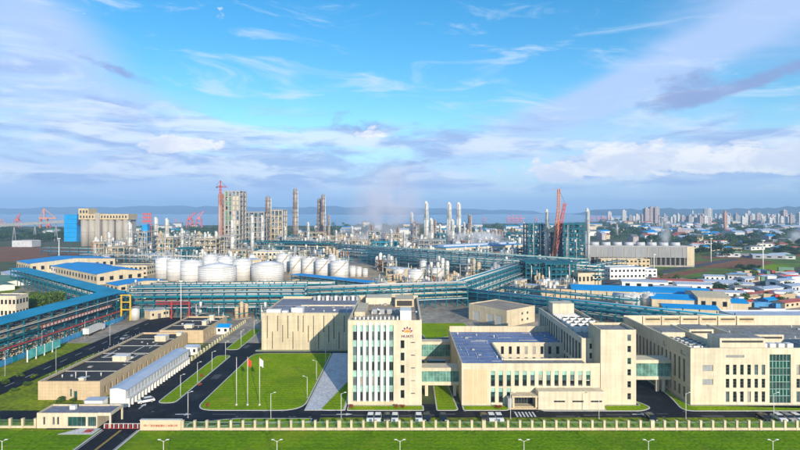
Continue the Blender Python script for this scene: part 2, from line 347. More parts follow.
class MB:
    """collects shapes that belong to ONE part"""
    def __init__(s): s.v = []; s.f = []
    def quad(s, *p):
        i = len(s.v); s.v += [tuple(q) for q in p]; s.f.append(tuple(range(i, i + len(p))))
    def box(s, x0, x1, y0, y1, z0, z1):
        i = len(s.v)
        s.v += [(x0, y0, z0), (x1, y0, z0), (x1, y1, z0), (x0, y1, z0), (x0, y0, z1), (x1, y0, z1), (x1, y1, z1), (x0, y1, z1)]
        s.f += [tuple(i + k for k in q) for q in BF]
    def bar(s, p0, p1, w):
        p0 = Vector(p0); p1 = Vector(p1); d = (p1 - p0).normalized()
        u = d.cross(Vector((0, 0, 1)));
        if u.length < 1e-4: u = Vector((1, 0, 0))
        u = u.normalized() * w / 2; v = d.cross(u).normalized() * w / 2; i = len(s.v)
        for p in (p0, p1):
            for a, b in ((-1, -1), (1, -1), (1, 1), (-1, 1)): s.v.append(tuple(p + u * a + v * b))
        s.f += [tuple(i + k for k in q) for q in BF]
    def tube(s, x, y, z0, z1, r, r2=None, seg=10):
        r2 = r if r2 is None else r2; i = len(s.v)
        for rr, z in ((r, z0), (r2, z1)):
            for k in range(seg):
                a = 2 * math.pi * k / seg; s.v.append((x + rr * math.cos(a), y + rr * math.sin(a), z))
        for k in range(seg):
            j = (k + 1) % seg; s.f.append((i + k, i + j, i + seg + j, i + seg + k))
        s.f.append(tuple(i + k for k in range(seg))[::-1]); s.f.append(tuple(i + seg + k for k in range(seg)))
    def build(s, name, parent, m, smooth=False):
        off = OFF.get(parent.name, Vector((0, 0, 0))) if parent is not None else Vector((0, 0, 0))
        vs = [(x - off.x, y - off.y, z - off.z) for x, y, z in s.v] if off.length else s.v
        o = bpy.data.objects.new(name, mk(name, vs, s.f, m, smooth)); COL.objects.link(o)
        if parent is not None: o.parent = parent
        OFF[o.name] = off.copy(); return o
def sheet(name, pts, z, m, kind='structure', parent=None):
    b = MB(); b.quad(*[(x, y, z) for x, y in pts]); o = b.build(name, parent, m)
    if parent is None: o['kind'] = kind
    return o
def rect(x0, x1, y0, y1): return [(x0, y0), (x1, y0), (x1, y1), (x0, y1)]
def rounded(pts, rad, n=6):
    out = []
    N = len(pts)
    rad = rad if isinstance(rad, (list, tuple)) else [rad] * N
    for i in range(N):
        p = Vector(pts[i]); a = Vector(pts[i - 1]); b = Vector(pts[(i + 1) % N]); r = rad[i]
        if r < 0.05: out.append(tuple(p)); continue
        pa = p + (a - p).normalized() * r; pb = p + (b - p).normalized() * r
        for k in range(n + 1):
            t = k / n; q = pa * (1 - t) ** 2 + p * 2 * t * (1 - t) + pb * t * t; out.append((q.x, q.y))
    return out
def island(name, pts, m, kerb=True, h=0.12, w=0.35, km='kerb'):
    """raised grass or paving bed with a kerb stone ring round it"""
    P = [Vector(p) for p in pts]; N = len(P)
    if sum(P[i].x * P[(i + 1) % N].y - P[(i + 1) % N].x * P[i].y for i in range(N)) < 0: P.reverse()
    inn = []
    for i in range(N):
        a, p, b = P[i - 1], P[i], P[(i + 1) % N]
        d1 = (p - a).normalized(); d2 = (b - p).normalized()
        n1 = Vector((-d1.y, d1.x)); n2 = Vector((-d2.y, d2.x)); n = (n1 + n2)
        n = n.normalized() if n.length > 1e-6 else n1
        inn.append(p + n * w / max(0.4, n.dot(n1)))
    b = MB(); b.quad(*[(p.x, p.y, h - 0.02) for p in inn]); o = b.build(name, None, m); o['kind'] = 'structure'
    k = MB()
    for i in range(N):
        j = (i + 1) % N
        k.quad((P[i].x, P[i].y, 0), (P[j].x, P[j].y, 0), (P[j].x, P[j].y, h), (P[i].x, P[i].y, h))
        k.quad((P[i].x, P[i].y, h), (P[j].x, P[j].y, h), (inn[j].x, inn[j].y, h), (inn[i].x, inn[i].y, h))
    k.build('kerb', o, km)
    return o
ORD = ['first', 'second', 'third', 'fourth', 'fifth', 'sixth', 'seventh', 'eighth', 'ninth', 'tenth', 'eleventh', 'twelfth', 'thirteenth', 'fourteenth', 'fifteenth', 'sixteenth', 'seventeenth', 'eighteenth', 'nineteenth', 'twentieth']

def facade(parent, o, u, n, L, H, openings, m, t=0.3, name='wall'):
    """a wall skin of thickness t with real openings; o = foot corner, u along, n outward. openings = (s0,s1,z0,z1)"""
    o = Vector(o); u = Vector(u); n = Vector(n); Z = Vector((0, 0, 1))
    xs = sorted({0, L, *[q[0] for q in openings], *[q[1] for q in openings]})
    zs = sorted({0, H, *[q[2] for q in openings], *[q[3] for q in openings]})
    b = MB(); P = lambda s, z, d: o + u * s + Z * z + n * d
    def inside(s, z): return any(q[0] < s < q[1] and q[2] < z < q[3] for q in openings)
    for i in range(len(xs) - 1):
        run = None
        for j in range(len(zs)):
            solid = j < len(zs) - 1 and not inside((xs[i] + xs[i + 1]) / 2, (zs[j] + zs[j + 1]) / 2)
            if solid and run is None: run = zs[j]
            if not solid and run is not None:
                b.quad(P(xs[i], run, 0), P(xs[i + 1], run, 0), P(xs[i + 1], zs[j], 0), P(xs[i], zs[j], 0)); run = None
    for s0, s1, z0, z1 in openings:
        for a, c in (((s0, z0), (s1, z0)), ((s1, z0), (s1, z1)), ((s1, z1), (s0, z1)), ((s0, z1), (s0, z0))):
            b.quad(P(*a, 0), P(*c, 0), P(*c, -t), P(*a, -t))
    return b.build(name, parent, m)
def window(parent, o, u, n, s0, s1, z0, z1, depth=0.2, pane='glass_dark', frame='frame_grey', mull=1, trans=0, name='window', fw=0.07):
    """frame mesh (part) with a pane (sub-part) set back in the opening"""
    o = Vector(o); u = Vector(u); n = Vector(n); w = s1 - s0; h = z1 - z0
    ang = math.atan2(u.y, u.x)
    c = o + u * (s0 + s1) / 2 + Vector((0, 0, (z0 + z1) / 2)) - n * depth
    k = ('w', round(w, 3), round(h, 3), mull, trans, frame, fw)
    if k not in MC:
        b = MB(); a, e = w / 2, h / 2
        b.box(-a, -a + fw, -0.04, 0.04, -e, e); b.box(a - fw, a, -0.04, 0.04, -e, e)
        b.box(-a + fw, a - fw, -0.04, 0.04, -e, -e + fw); b.box(-a + fw, a - fw, -0.04, 0.04, e - fw, e)
        for i in range(mull): x = -a + w * (i + 1) / (mull + 1); b.box(x - fw / 3, x + fw / 3, -0.035, 0.035, -e + fw, e - fw)
        for i in range(trans): z = -e + h * (i + 1) / (trans + 1); b.box(-a + fw, a - fw, -0.03, 0.03, z - fw / 3, z + fw / 3)
        MC[k] = mk('window_frame', b.v, b.f, frame)
    f = put(name, parent, MC[k], c, (0, 0, ang))
    if name == 'window' and pane in ('glass_dark', 'glass_green'):
        q_ = PR.random(); pane = 'blind' if q_ < 0.10 else 'glass_pale' if q_ < 0.26 else 'glass_green' if q_ < 0.36 else pane
    g = bpy.data.objects.new('pane', box_mesh(w - 0.02, 0.02, h - 0.02, pane)); COL.objects.link(g); g.parent = f
    return f
def copy_tree(o, parent=None):
    c = o.copy(); COL.objects.link(c)
    if parent is not None: c.parent = parent
    for ch in list(o.children): copy_tree(ch, c)
    return c
PR = random.Random(5)
UX, UY = Vector((1, 0, 0)), Vector((0, 1, 0))
D1 = Vector((0.76, -0.65, 0)).normalized()       # the plant's own grid, turned against the offices
RZ = math.atan2(D1.y, D1.x)
# ================================================================== THE SETTING
g = MB(); g.quad((-16000, -300, 0), (16000, -300, 0), (16000, 15500, 0), (-16000, 15500, 0)); o = g.build('ground', None, 'scrub'); o['kind'] = 'structure'
# sea: shore runs from the left foreground haze across to the right, behind the city
shore = [(-15900, 1500), (-2600, 1750), (-1900, 2050), (-1200, 1850), (-700, 2050), (-250, 1950), (200, 2300), (650, 2250), (950, 2700), (1500, 3300), (2100, 4300), (2600, 5600), (3000, 7600), (2700, 9500), (-15900, 9500)]
sheet('sea', shore, 0.5, 'water')
random.seed(11)
def ridge(name, pts, w, m, seed):
    rr = random.Random(seed); b = MB(); n = 60; rows = []
    for i in range(n + 1):
        t = i / n; k = t * (len(pts) - 1); a = min(int(k), len(pts) - 2); f = k - a
        x = pts[a][0] * (1 - f) + pts[a + 1][0] * f; y = pts[a][1] * (1 - f) + pts[a + 1][1] * f; h = pts[a][2] * (1 - f) + pts[a + 1][2] * f
        h *= 0.82 + 0.3 * rr.random(); rows.append([(x, y - w, 0), (x, y - w * 0.45, h * 0.6), (x, y, h), (x, y + w, 0)])
    for i in range(n):
        for j in range(3): b.quad(rows[i][j], rows[i + 1][j], rows[i + 1][j + 1], rows[i][j + 1])
    o = b.build(name, None, m, True); o['kind'] = 'structure'
ridge('hills', [(-9500, 9600, 60), (-6500, 9700, 120), (-4000, 9800, 150), (-2200, 9900, 120), (-600, 10000, 150), (900, 10000, 95), (2400, 9900, 60)], 900, 'hill', 3)
ridge('hills', [(2600, 7300, 70), (3600, 7200, 90), (4400, 6900, 85), (5000, 6600, 120), (5800, 6500, 150), (6600, 6400, 125), (7600, 6300, 100)], 900, 'hill', 5)
ridge('hills', [(-1200, 8300, 8), (-500, 8300, 34), (400, 8200, 30), (1200, 8300, 8)], 300, 'hill', 8)

# --- ground sheets
sheet('bare_soil', [G(-60, 262), G(70, 262), G(92, 250), G(60, 246.5), G(-60, 246.5)], 0.05, 'soil')
sheet('plant_paving', [(-215, 222), (240, 222), (330, 420), (300, 700), (120, 980), (-260, 1010), (-430, 760), (-330, 430)], 0.03, 'plant_paving')
sheet('tank_yard', [(-205, 372), (-20, 330), (60, 390), (40, 520), (-130, 560), (-225, 455)], 0.07, 'yard_sand')
sheet('bare_soil', [G(690, 262), G(750, 258), G(775, 262), G(760, 269), G(705, 268)], 0.05, 'soil')
sheet('field', [G(640, 256), G(810, 250), G(830, 262), G(735, 276), G(690, 280), G(655, 270)], 0.042, 'field_green')
sheet('field', [G(-40, 315), G(22, 288), G(-10, 275), G(-120, 280), G(-160, 310)], 0.036, 'verge')
sheet('bare_soil', [G(655, 276), G(700, 268.5), G(712, 270), G(668, 279)], 0.055, 'soil')
sheet('bare_soil', [G(700, 256), G(800, 254), G(815, 256.5), G(705, 259)], 0.055, 'soil')
sheet('field', [G(690, 252), G(815, 249), G(815, 251.5), G(690, 254.5)], 0.048, 'field_green')
sheet('field', [G(738, 270), G(772, 264), G(790, 266), G(768, 274)], 0.060, 'lawn')
sheet('yard', [G(700, 300), G(740, 275), G(830, 268), G(840, 300), G(760, 312)], 0.047, 'asphalt_old')
sheet('service_road', [G(590, 282), G(735, 258), G(738, 259.6), G(600, 286)], 0.09, 'asphalt_old')
sheet('site_grass', [(-142, 120), (-82, 120), (-82, 265), (-142, 265)], 0.012, 'verge')
sheet('front_lawn', rect(-130, -76.1, 100, 133.3), 0.03, 'lawn_front')
sheet('front_lawn', rect(-65.7, 140, 100, 133.3), 0.03, 'lawn_front')
# roads
sheet('works_road', [(-130, 147), (-120.5, 147), (-119.5, 205), (-112, 225), (-112, 275), (-129, 275)], 0.04, 'asphalt')
sheet('office_road', rect(-90, 140, 134.2, 152), 0.025, 'asphalt')
sheet('office_road', rect(-77, -57.5, 152, 262), 0.025, 'asphalt')
sheet('office_road', rect(-57.5, -10, 206.6, 211), 0.025, 'asphalt')
sheet('office_road', rect(-140, -77, 139, 147), 0.022, 'asphalt')
sheet('entrance_road', rect(-75.5, -66.3, 100, 134.2), 0.027, 'asphalt')
sheet('office_road', rect(66, 81, 150, 226), 0.028, 'asphalt')
sheet('inner_yard', rect(-12, 66, 196, 226), 0.034, 'paving_light')
sheet('inner_road', rect(-58, 140, 226, 236), 0.045, 'asphalt_old')
k = MB()
for x in (-75.85, -66.3): k.box(x, x + 0.35, 100, 134, 0.0, 0.14)
o = k.build('kerb', None, 'kerb'); o['kind'] = 'structure'
def marking(name, pts, z, m='line_white'): return sheet(name, pts, z, m)
marking('centre_line', rect(-71.05, -70.85, 100, 133.8), 0.031, 'line_yellow')
marking('centre_line', rect(-70.70, -70.50, 100, 133.8), 0.031, 'line_yellow')
marking('edge_line', rect(-75.2, -75.05, 100, 133.8), 0.031)
marking('edge_line', rect(-66.75, -66.6, 100, 133.8), 0.031)
for y in range(158, 262, 9): marking('lane_dash', rect(-124.8, -124.6, y, y + 4), 0.044)
for y0 in (148.2, 240.0):
    marking('road_arrow', [(-73.6, y0), (-73.2, y0), (-73.2, y0 + 2.4), (-72.6, y0 + 2.4), (-73.4, y0 + 4.2), (-74.2, y0 + 2.4), (-73.6, y0 + 2.4)], 0.031)
for x0 in (-61.6, -18.0, 62.0):
    marking('road_arrow', [(x0, 144.0), (x0 + 2.6, 144.0), (x0 + 2.6, 143.4), (x0 + 4.4, 144.25), (x0 + 2.6, 145.1), (x0 + 2.6, 144.5), (x0, 144.5)], 0.031)
for i in range(6): marking('crossing_stripe', rect(30.4 + i * 0.95, 30.9 + i * 0.95, 142.4, 146.0), 0.031)
rr = random.Random(3)
for i in range(26):
    x = rr.uniform(-76, 120); y = rr.choice((142.2, 146.0)); o_ = sheet('drain_cover', rect(x, x + .7, y, y + .5), 0.0335, 'steel_dark')
for i in range(14):
    x = rr.uniform(-76, -58); y = rr.uniform(153, 255); w_, l_ = rr.uniform(1, 2.6), rr.uniform(2, 7)
    if x + w_ < -71 or (x > -64.8 and x + w_ < -58.2): sheet('road_patch', rect(x, x + w_, y, y + l_), 0.029, 'asphalt_old')
for i in range(14):
    x = rr.uniform(-55, 120); y = rr.uniform(142.2, 145); w_, l_ = rr.uniform(3, 8), rr.uniform(.6, 1.5); sheet('road_patch', rect(x, x + w_, y, y + l_), 0.0290 + i * .0001, 'asphalt_old')
# lawns with kerbs
island('lawn', rounded([(-57.8, 146.8), (-27.5, 146.8), (-27.5, 206.2), (-57.8, 206.2)], [6, 7, 1, 6]), 'lawn')
island('road_median', rounded([(-70.6, 152.5), (-65.2, 152.5), (-65.2, 203), (-70.6, 203)], [2.2, 2.2, 2.2, 2.2]), 'lawn')
island('road_median', rounded([(-70.6, 211), (-65.2, 211), (-65.2, 248), (-70.6, 248)], [2.2, 2.2, 2.2, 2.2]), 'lawn')
island('forecourt_paving', [(-27.2, 147.0), (-15.9, 147.0), (-15.9, 206.2), (-27.2, 206.2)], 'paving_light')
island('lawn', rounded([(-23.2, 146.9), (-16.2, 146.9), (-16.2, 176), (-17.2, 176)], [2, 0.5, 0.3, 0.3]), 'lawn', h=0.16)
island('lawn', rounded([(-15.5, 146.8), (5.8, 146.8), (5.8, 150.6), (-15.5, 150.6)], 0.5), 'lawn')
island('lawn', rounded([(9.2, 146.8), (15.4, 146.8), (14.2, 170), (12.5, 186), (9.6, 186)], [0.8, 1.6, 2, 1, 1]), 'lawn')
island('forecourt_paving', [(14.6, 168), (16.4, 168), (16.4, 187), (13.6, 187)], 'paving_light')
island('lawn', rounded([(16.6, 146.8), (29.2, 146.8), (31.0, 150.6), (16.6, 150.6)], [0.8, 1.6, 0.3, 0.3]), 'lawn')
island('lawn', rounded([(38.8, 146.4), (66, 146.4), (69.5, 149), (68.5, 152), (66.8, 155), (66.8, 150.8), (56, 150.6), (55.9, 147.3), (37.2, 147.3)], [1.6, 2, 1.5, 1, 0.2, 0.2, 0.2, 0.2, 0.4]), 'lawn')
island('lawn', rounded([(76.8, 146.4), (140, 146.4), (140, 150.6), (81.2, 150.6), (81.0, 196), (79.8, 196), (79.0, 158)], [3.5, 0.2, 0.2, 0.2, 0.2, 0.3, 4]), 'lawn')
island('lawn', rounded([(-58, 209.2), (-12, 209.2), (-12, 210.9), (-58, 210.9)], 0.3), 'lawn')
island('verge_lawn', rounded([(-55.4, 134.6), (140, 134.6), (140, 138.6), (-55.4, 138.6)], 0.3), 'lawn')
sheet('parking_strip', rect(-22, 140, 138.9, 141.9), 0.033, 'verge')
island('verge_lawn', rounded([(-63.5, 135.2), (-55.6, 135.2), (-24, 139.0), (-24, 141.4), (-45, 141.4)], [1, 0.4, 0.4, 0.4, 3]), 'lawn')
island('verge_lawn', [(10, 228), (34, 240), (30, 262), (4, 262)], 'lawn')

# ================================================================== OFFICE TOWER WITH THE EMBLEM
def clutter(t, x0, x1, y0, y1, z, n, seed):
    """small things standing on a flat roof: vents, hatches, drains, conduit runs"""
    r_ = random.Random(seed)
    for i in range(n):
        x = r_.uniform(x0, x1); y = r_.uniform(y0, y1); k = r_.random()
        if k < .35: v = cyl('roof_vent', t, x, y, z, z + r_.uniform(.5, 1.1), .18, 'pipe_silver', seg=8)
        elif k < .6: s_ = r_.uniform(.5, 1.2); box('roof_hatch', t, x, x + s_, y, y + s_, z, z + r_.uniform(.25, .7), r_.choice(('steel_grey', 'white_paint', 'concrete')))
        elif k < .8: l = r_.uniform(3, 8); box('conduit', t, x, min(x + l, x1), y, y + .16, z, z + .16, 'steel_grey')
        else: l = r_.uniform(3, 9); box('conduit', t, x, x + .16, y, min(y + l, y1), z, z + .16, 'pipe_silver')
def roof_seams(t, x0, x1, y0, y1, z, step, m):
    y = y0 + step
    while y < y1: box('roof_seam', t, x0, x1, y - .05, y + .05, z, z + .05, m); y += step
def coping(parent, x0, x1, y0, y1, z, h, m, t=0.5, name='parapet'):
    for a in ((x0, x1, y0, y0 + t), (x0, x1, y1 - t, y1), (x0, x0 + t, y0 + t, y1 - t), (x1 - t, x1, y0 + t, y1 - t)):
        box(name, parent, *a, z, z + h, m)
A0x, A1x, Ay0, Ay1, Ah = -15.6, 5.3, 151.0, 191.0, 23.2
t = thing('office_tower', 'cream office tower with vertical fins and sunburst emblem beside the lawn', 'office building')
box('core', t, A0x + 0.3, A1x - 0.3, Ay0 + 0.75, Ay1 - 0.3, 0, Ah, 'cream')
gx0, gx1 = -14.2, -2.7
ops = [(3.75 + A1x - 5.3 + (15.6 - 2.7) - 2.0, 0, 0, 0)]
ops = []
for z in (2.0, 5.5, 9.1, 12.6, 16.1): ops.append((gx1 - A0x + 2.0, gx1 - A0x + 3.1, z, z + 2.3))
slits = []
for z in (3.2, 6.8, 10.4, 14.0, 17.6): slits.append((gx1 - A0x + 4.9, gx1 - A0x + 6.1, z, z + 0.28))
sol = gx1 - A0x
fr = [(a - sol, b - sol, c, d) for a, b, c, d in ops + slits]
facade(t, (gx1, Ay0, 0), UX, -UY, A1x - gx1, Ah + 0.9, fr, 'cream_pale', t=0.7)
for q in fr: window(t, (gx1, Ay0, 0), UX, -UY, *q, depth=0.25, mull=0)
box('wall', t, A0x, gx0, Ay0, Ay0 + 0.75, 0, Ah + 0.9, 'cream_pale')
box('plinth', t, gx0, gx1, Ay0 + 0.02, Ay0 + 0.75, 0, 1.1, 'cream')
box('cornice', t, gx0, gx1, Ay0 + 0.02, Ay0 + 0.75, Ah - 0.6, Ah + 0.9, 'cream_pale')
NB = 7; pitch = (gx1 - gx0) / NB
for i in range(1, NB):
    x = gx0 + i * pitch; box('fin', t, x - 0.42, x + 0.42, Ay0 - 0.25, Ay0 + 0.72, 1.1, Ah + 0.35, 'white_paint')
for i in range(NB):
    a = gx0 + i * pitch + (0.42 if i else 0); b2 = gx0 + (i + 1) * pitch - (0.42 if i < NB - 1 else 0)
    for fl in range(5):
        z0 = 1.15 + fl * 4.28
        box('spandrel', t, a + 0.01, b2 - 0.01, Ay0 + 0.52, Ay0 + 0.70, z0 + 2.5, z0 + 4.26, 'spandrel_green')
        window(t, (a, Ay0, 0), UX, -UY, 0.02, b2 - a - 0.02, z0, z0 + 2.48, depth=0.55, mull=1, pane='glass_dark' if (i * 3 + fl * 2) % 5 else 'glass_green')
facade(t, (A1x, Ay0, 0), UY, UX, Ay1 - Ay0, Ah + 0.9, [(4 + 3.6 * i, 5.4 + 3.6 * i, z, z + 2.4) for i in range(10) for z in (5.5, 9.5, 13.5, 17.5)], 'cream')
facade(t, (A0x, Ay1, 0), -UY, -UX, Ay1 - Ay0, Ah + 0.9, [(4 + 3.6 * i, 5.6 + 3.6 * i, z, z + 2.4) for i in range(10) for z in (1.5, 5.5, 9.5, 13.5, 17.5)], 'cream')
for i in range(10):
    for z in (5.5, 9.5, 13.5, 17.5): window(t, (A1x, Ay0, 0), UY, UX, 4 + 3.6 * i, 5.4 + 3.6 * i, z, z + 2.4)
box('wall', t, A0x, A1x, Ay1 - 0.3, Ay1 + 0.2, 0, Ah + 1.6, 'cream')
box('roof', t, A0x + 0.4, A1x - 0.4, Ay0 + 0.8, Ay1 - 0.35, Ah, Ah + 0.12, 'roof_tan')
box('parapet', t, A0x - 0.02, A0x + 0.5, Ay0 + 0.76, Ay1 - 0.3, Ah + 0.13, Ah + 1.0, 'cream_pale')
box('parapet', t, A1x - 0.5, A1x + 0.02, Ay0 + 0.76, Ay1 - 0.3, Ah + 0.13, Ah + 1.0, 'cream_pale')
box('stair_house', t, -0.8, 2.4, 154.0, 160.0, Ah + 0.13, Ah + 3.0, 'white_paint')
box('plant_room', t, -12.6, -4.0, 181.0, 189.0, Ah + 0.13, Ah + 2.3, 'cream_pale')
box('plant_room', t, -2.6, 3.6, 176.0, 186.0, Ah + 0.13, Ah + 2.6, 'cream')
box('louvre', t, -2.0, 3.0, 175.86, 175.98, Ah + 0.5, Ah + 2.2, 'slot_dark')
box('roof_frame', t, -14.6, -11.4, 160.0, 176.0, Ah + 0.13, Ah + 1.5, 'cream')
for i in range(11):
    x = -13.6 + i * 1.2; v = cyl('roof_vent', t, x, 152.9, Ah + 0.13, Ah + 1.5, 0.26, 'white_paint'); cyl('vent_cap', v, x, 152.9, Ah + 1.5, Ah + 1.8, 0.42, 'steel_grey', 0.1)
for i in range(4): box('air_unit', t, -9.5 + i * 2.3, -8.0 + i * 2.3, 164, 166, Ah + 0.13, Ah + 1.5, 'steel_grey')
clutter(t, -11, 4, 162, 180, Ah + .121, 16, 4)
# emblem: sun half-disc, five petals each side of the crown, lettering
ex, ez = 1.2, 20.75
def petal_mesh(l0, l1, w):
    b = MB(); b.quad((-w * 0.45, 0, l0), (w * 0.45, 0, l0), (w, 0, l1 * 0.8), (0, 0, l1), (-w, 0, l1 * 0.8))
    b.quad((-w * 0.45, 0.06, l0), (w * 0.45, 0.06, l0), (w, 0.06, l1 * 0.8), (0, 0.06, l1), (-w, 0.06, l1 * 0.8)); return b
for i in range(5):
    a = R(-76 + i * 38)
    me = mk('petal', petal_mesh(0.95, 1.62, 0.25).v, [(0, 1, 2, 3, 4)], 'logo_purple')
    put('emblem_petal', t, me, (ex, Ay0 - 0.05, ez), (0, a, 0))
    me = mk('petal', petal_mesh(0.78, 1.2, 0.16).v, [(0, 1, 2, 3, 4)], 'logo_pink')
    put('emblem_petal', t, me, (ex, Ay0 - 0.03, ez), (0, a + R(19), 0))
b = MB(); b.quad(*[(ex + 0.82 * math.cos(R(k * 15)), Ay0 - 0.06, ez - 0.12 + 0.72 * math.sin(R(k * 15))) for k in range(13)]); b.build('emblem_sun', t, 'logo_orange')
def lettering(parent, text, x, y, z, size, m, name='lettering', rot=(R(90), 0, 0), bold=0.0, sx=1.0):
    cu = bpy.data.curves.new(name, 'FONT'); cu.body = text; cu.size = size; cu.align_x = 'CENTER'; cu.extrude = 0.015; cu.offset = bold; cu.resolution_u = 2
    o = bpy.data.objects.new(name, cu); dg = bpy.context.evaluated_depsgraph_get()
    COL.objects.link(o); dg.update()
    me = bpy.data.meshes.new_from_object(o.evaluated_get(dg)); bpy.data.objects.remove(o)
    me.materials.clear(); me.materials.append(MATS[m])
    o = put(name, parent, me, (x, y, z), rot); o.scale = (sx, 1, 1); return o
lettering(t, 'HUAYI', ex, Ay0 - 0.05, 19.15, 1.12, 'logo_purple', bold=0.03, sx=1.0)

# ================================================================== WAREHOUSE BEHIND, SLOTTED FRONT
t = thing('slotted_hall', 'cream windowless hall with dark vertical slots behind the lawn', 'hall')
x0, x1, y0, y1, h = -56.0, -9.0, 211.2, 249.0, 14.6
hts = [(0.32, 1), (0.68, 1)]
ops = []
pat = [(4.6, 14.2), (0.3, 7.2), (7.4, 14.2), (3.0, 9.8), (4.6, 14.2), (0.3, 7.2), (7.4, 14.2), (7.0, 14.2), (3.0, 9.6), (4.4, 14.2), (0.3, 7.0), (7.0, 14.2), (3.0, 9.6), (4.4, 14.2), (0.3, 7.0), (7.0, 14.2), (3.0, 9.6), (4.4, 14.2), (0.3, 7.0), (7.0, 14.2), (3.2, 9.8), (4.6, 14.2)]
for i, (a, c) in enumerate(pat): ops.append((2.1 + i * 2.03, 2.42 + i * 2.03, a, c))
box('core', t, x0 + 0.3, x1 - 0.3, y0 + 0.36, y1 - 0.3, 0, h - 1.0, 'slot_dark')
facade(t, (x0, y0, 0), UX, -UY, x1 - x0, h, ops, 'cream', t=0.35)
for q in ops: box('slot', t, x0 + q[0] + 0.01, x0 + q[1] - 0.01, y0 + 0.26, y0 + 0.34, q[2] + 0.01, q[3] - 0.01, 'slot_dark')
box('wall', t, x0, x0 + 0.3, y0 + 0.01, y1, 0, h, 'cream'); box('wall', t, x1 - 0.3, x1, y0 + 0.36, y1, 0, h, 'cream')
box('wall', t, x0 + 0.3, x1 - 0.3, y1 - 0.3, y1, 0, h + 0.6, 'cream')
box('parapet', t, x0 + 0.31, x1 - 0.31, y0 + 0.01, y0 + 0.5, h - 0.99, h + 0.01, 'cream_pale')
box('roof', t, x0 + 0.3, x1 - 0.3, y0 + 0.5, 230.4, h - 1.0, h - 0.7, 'roof_slate')
box('roof', t, x0 + 0.3, x1 - 0.3, 231.2, y1 - 0.31, h - 1.0, h - 0.5, 'roof_slate')
box('roof_rib', t, x0 + 12, x1 - 0.4, 230.4, 231.2, h - 1.0, h - 0.2, 'cream_pale')
box('duct', t, -54.6, -49.0, 213.0, 215.2, h - 0.7, h + 1.0, 'white_paint')
box('duct', t, -48.4, -46.2, 213.4, 216.0, h - 0.7, h + 0.4, 'white_paint')
v = cyl('fan_housing', t, -44.0, 215.0, h - 0.7, h + 1.6, 1.4, 'white_paint', 1.1); box('duct', t, -43.4, -40.4, 214.4, 218.5, h - 0.7, h + 1.3, 'white_paint')
cyl('fan_mouth', v, -44.0, 215.0, h + 1.6, h + 1.7, 0.8, 'slot_dark')
for i in range(17): box('roof_fan', t, -41 + i * 1.95, -39.9 + i * 1.95, 244, 246.5, h - 0.5, h + 1.3 + 0.2 * (i % 2), 'white_paint' if i % 2 else 'steel_grey')

clutter(t, -46, -12, 214, 229, h - .7, 16, 3); roof_seams(t, x0 + .4, x1 - .4, y0 + 1, 230, h - .7, 4.5, 'steel_grey')
# ================================================================== MIDDLE OFFICE BLOCK WITH COURTYARD
t = thing('courtyard_office', 'low cream office block with blue-grey roof, courtyard and tall glass strips', 'office building')
x0, x1, y0, y1, h = 16.6, 52.6, 151.0, 194.0, 11.0
bay = [(24.85 + i * 2.25, 26.05 + i * 2.25) for i in range(13)]
ops = []
for i, (a, c) in enumerate(bay):
    a -= x0; c -= x0
    if c > 39.1: c = min(c, 38.9)
    if i < 3: ops += [(a, c, 5.3, 9.7), (a, c, 0.7, 4.9)]
    else: ops.append((a, c, 5.4, 9.7))
ops.append((31.2 - x0, 36.8 - x0, 0.4, 3.3))
facade(t, (x0, y0, 0), UX, -UY, 39.2, h + 0.9, ops, 'cream_pale', t=0.45)
box('core', t, x0 + 0.3, x1, y0 + 0.5, y0 + 6.0, 0, h, 'cream')
for q in ops:
    if q[2] == 0.4: window(t, (x0, y0, 0), UX, -UY, *q, depth=0.35, mull=6, name='entrance_door')
    else:
        wn_ = window(t, (x0, y0, 0), UX, -UY, *q, depth=0.3, mull=0, trans=3, pane='glass_green')
        box('opening_sash', wn_, x0 + q[0] + 0.1, x0 + q[1] - 0.1, y0 + 0.2, y0 + 0.27, q[2] + 0.3, q[2] + 1.6, 'glass_dark')
        box('spandrel', t, x0 + q[0] + 0.03, x0 + q[1] - 0.03, y0 + 0.2, y0 + 0.27, q[3] - 1.2, q[3] - 0.1, 'spandrel_green')
for i in range(5):
    box('panel', t, 17.2 + i * 1.36, 18.38 + i * 1.36, y0 - 0.06, y0 - 0.01, 0.5, 10.2, 'panel_tan')
# roof wings round the courtyard (court X 29.5..52.6, Y 157..175)
box('core', t, x0 + 0.3, 29.5, y0 + 6.01, y1 - 6, 0, h, 'cream')
box('core', t, 29.51, x1, 175.4, y1 - 0.4, 0, h, 'cream')
box('core', t, x0 + 0.3, 29.5, y1 - 5.99, y1 - 0.4, 0, h, 'cream')
box('roof', t, x0 + 0.5, 29.3, y0 + 0.6, y1 - 0.5, h + 0.01, h + 0.12, 'roof_blue_grey')
box('roof', t, 29.31, x1, 175.6, y1 - 0.5, h + 0.01, h + 0.12, 'roof_blue_grey')
box('roof', t, 29.31, x1, y0 + 0.6, y0 + 5.8, h + 0.01, h + 0.12, 'roof_grey')
box('wall', t, x0 - 0.01, x0 + 0.3, y0 + 0.46, y1, 0, h + 0.9, 'cream')
box('wall', t, x0 + 0.31, x1, y1 - 0.39, y1, 0, h + 2.2, 'cream')
box('parapet', t, 29.1, 29.6, y0 + 6.0, 175.3, h + 0.13, h + 0.7, 'cream_pale')
box('parapet', t, 29.6, x1, y0 + 5.8, y0 + 6.2, h + 0.13, h + 0.6, 'cream_pale')
ops = [(2.6 + i * 2.6, 3.6 + i * 2.6, z, z + 2.6) for i in range(8) for z in (1.0, 5.0, 8.0)]
ops = [q for q in ops if q[2] != 5.0] + [(2.6 + i * 2.6, 3.6 + i * 2.6, 4.4, 7.0) for i in range(8)]
facade(t, (29.5, 175.0, 0), UX, -UY, 23.1, h + 0.9, ops, 'cream_pale', t=0.35)
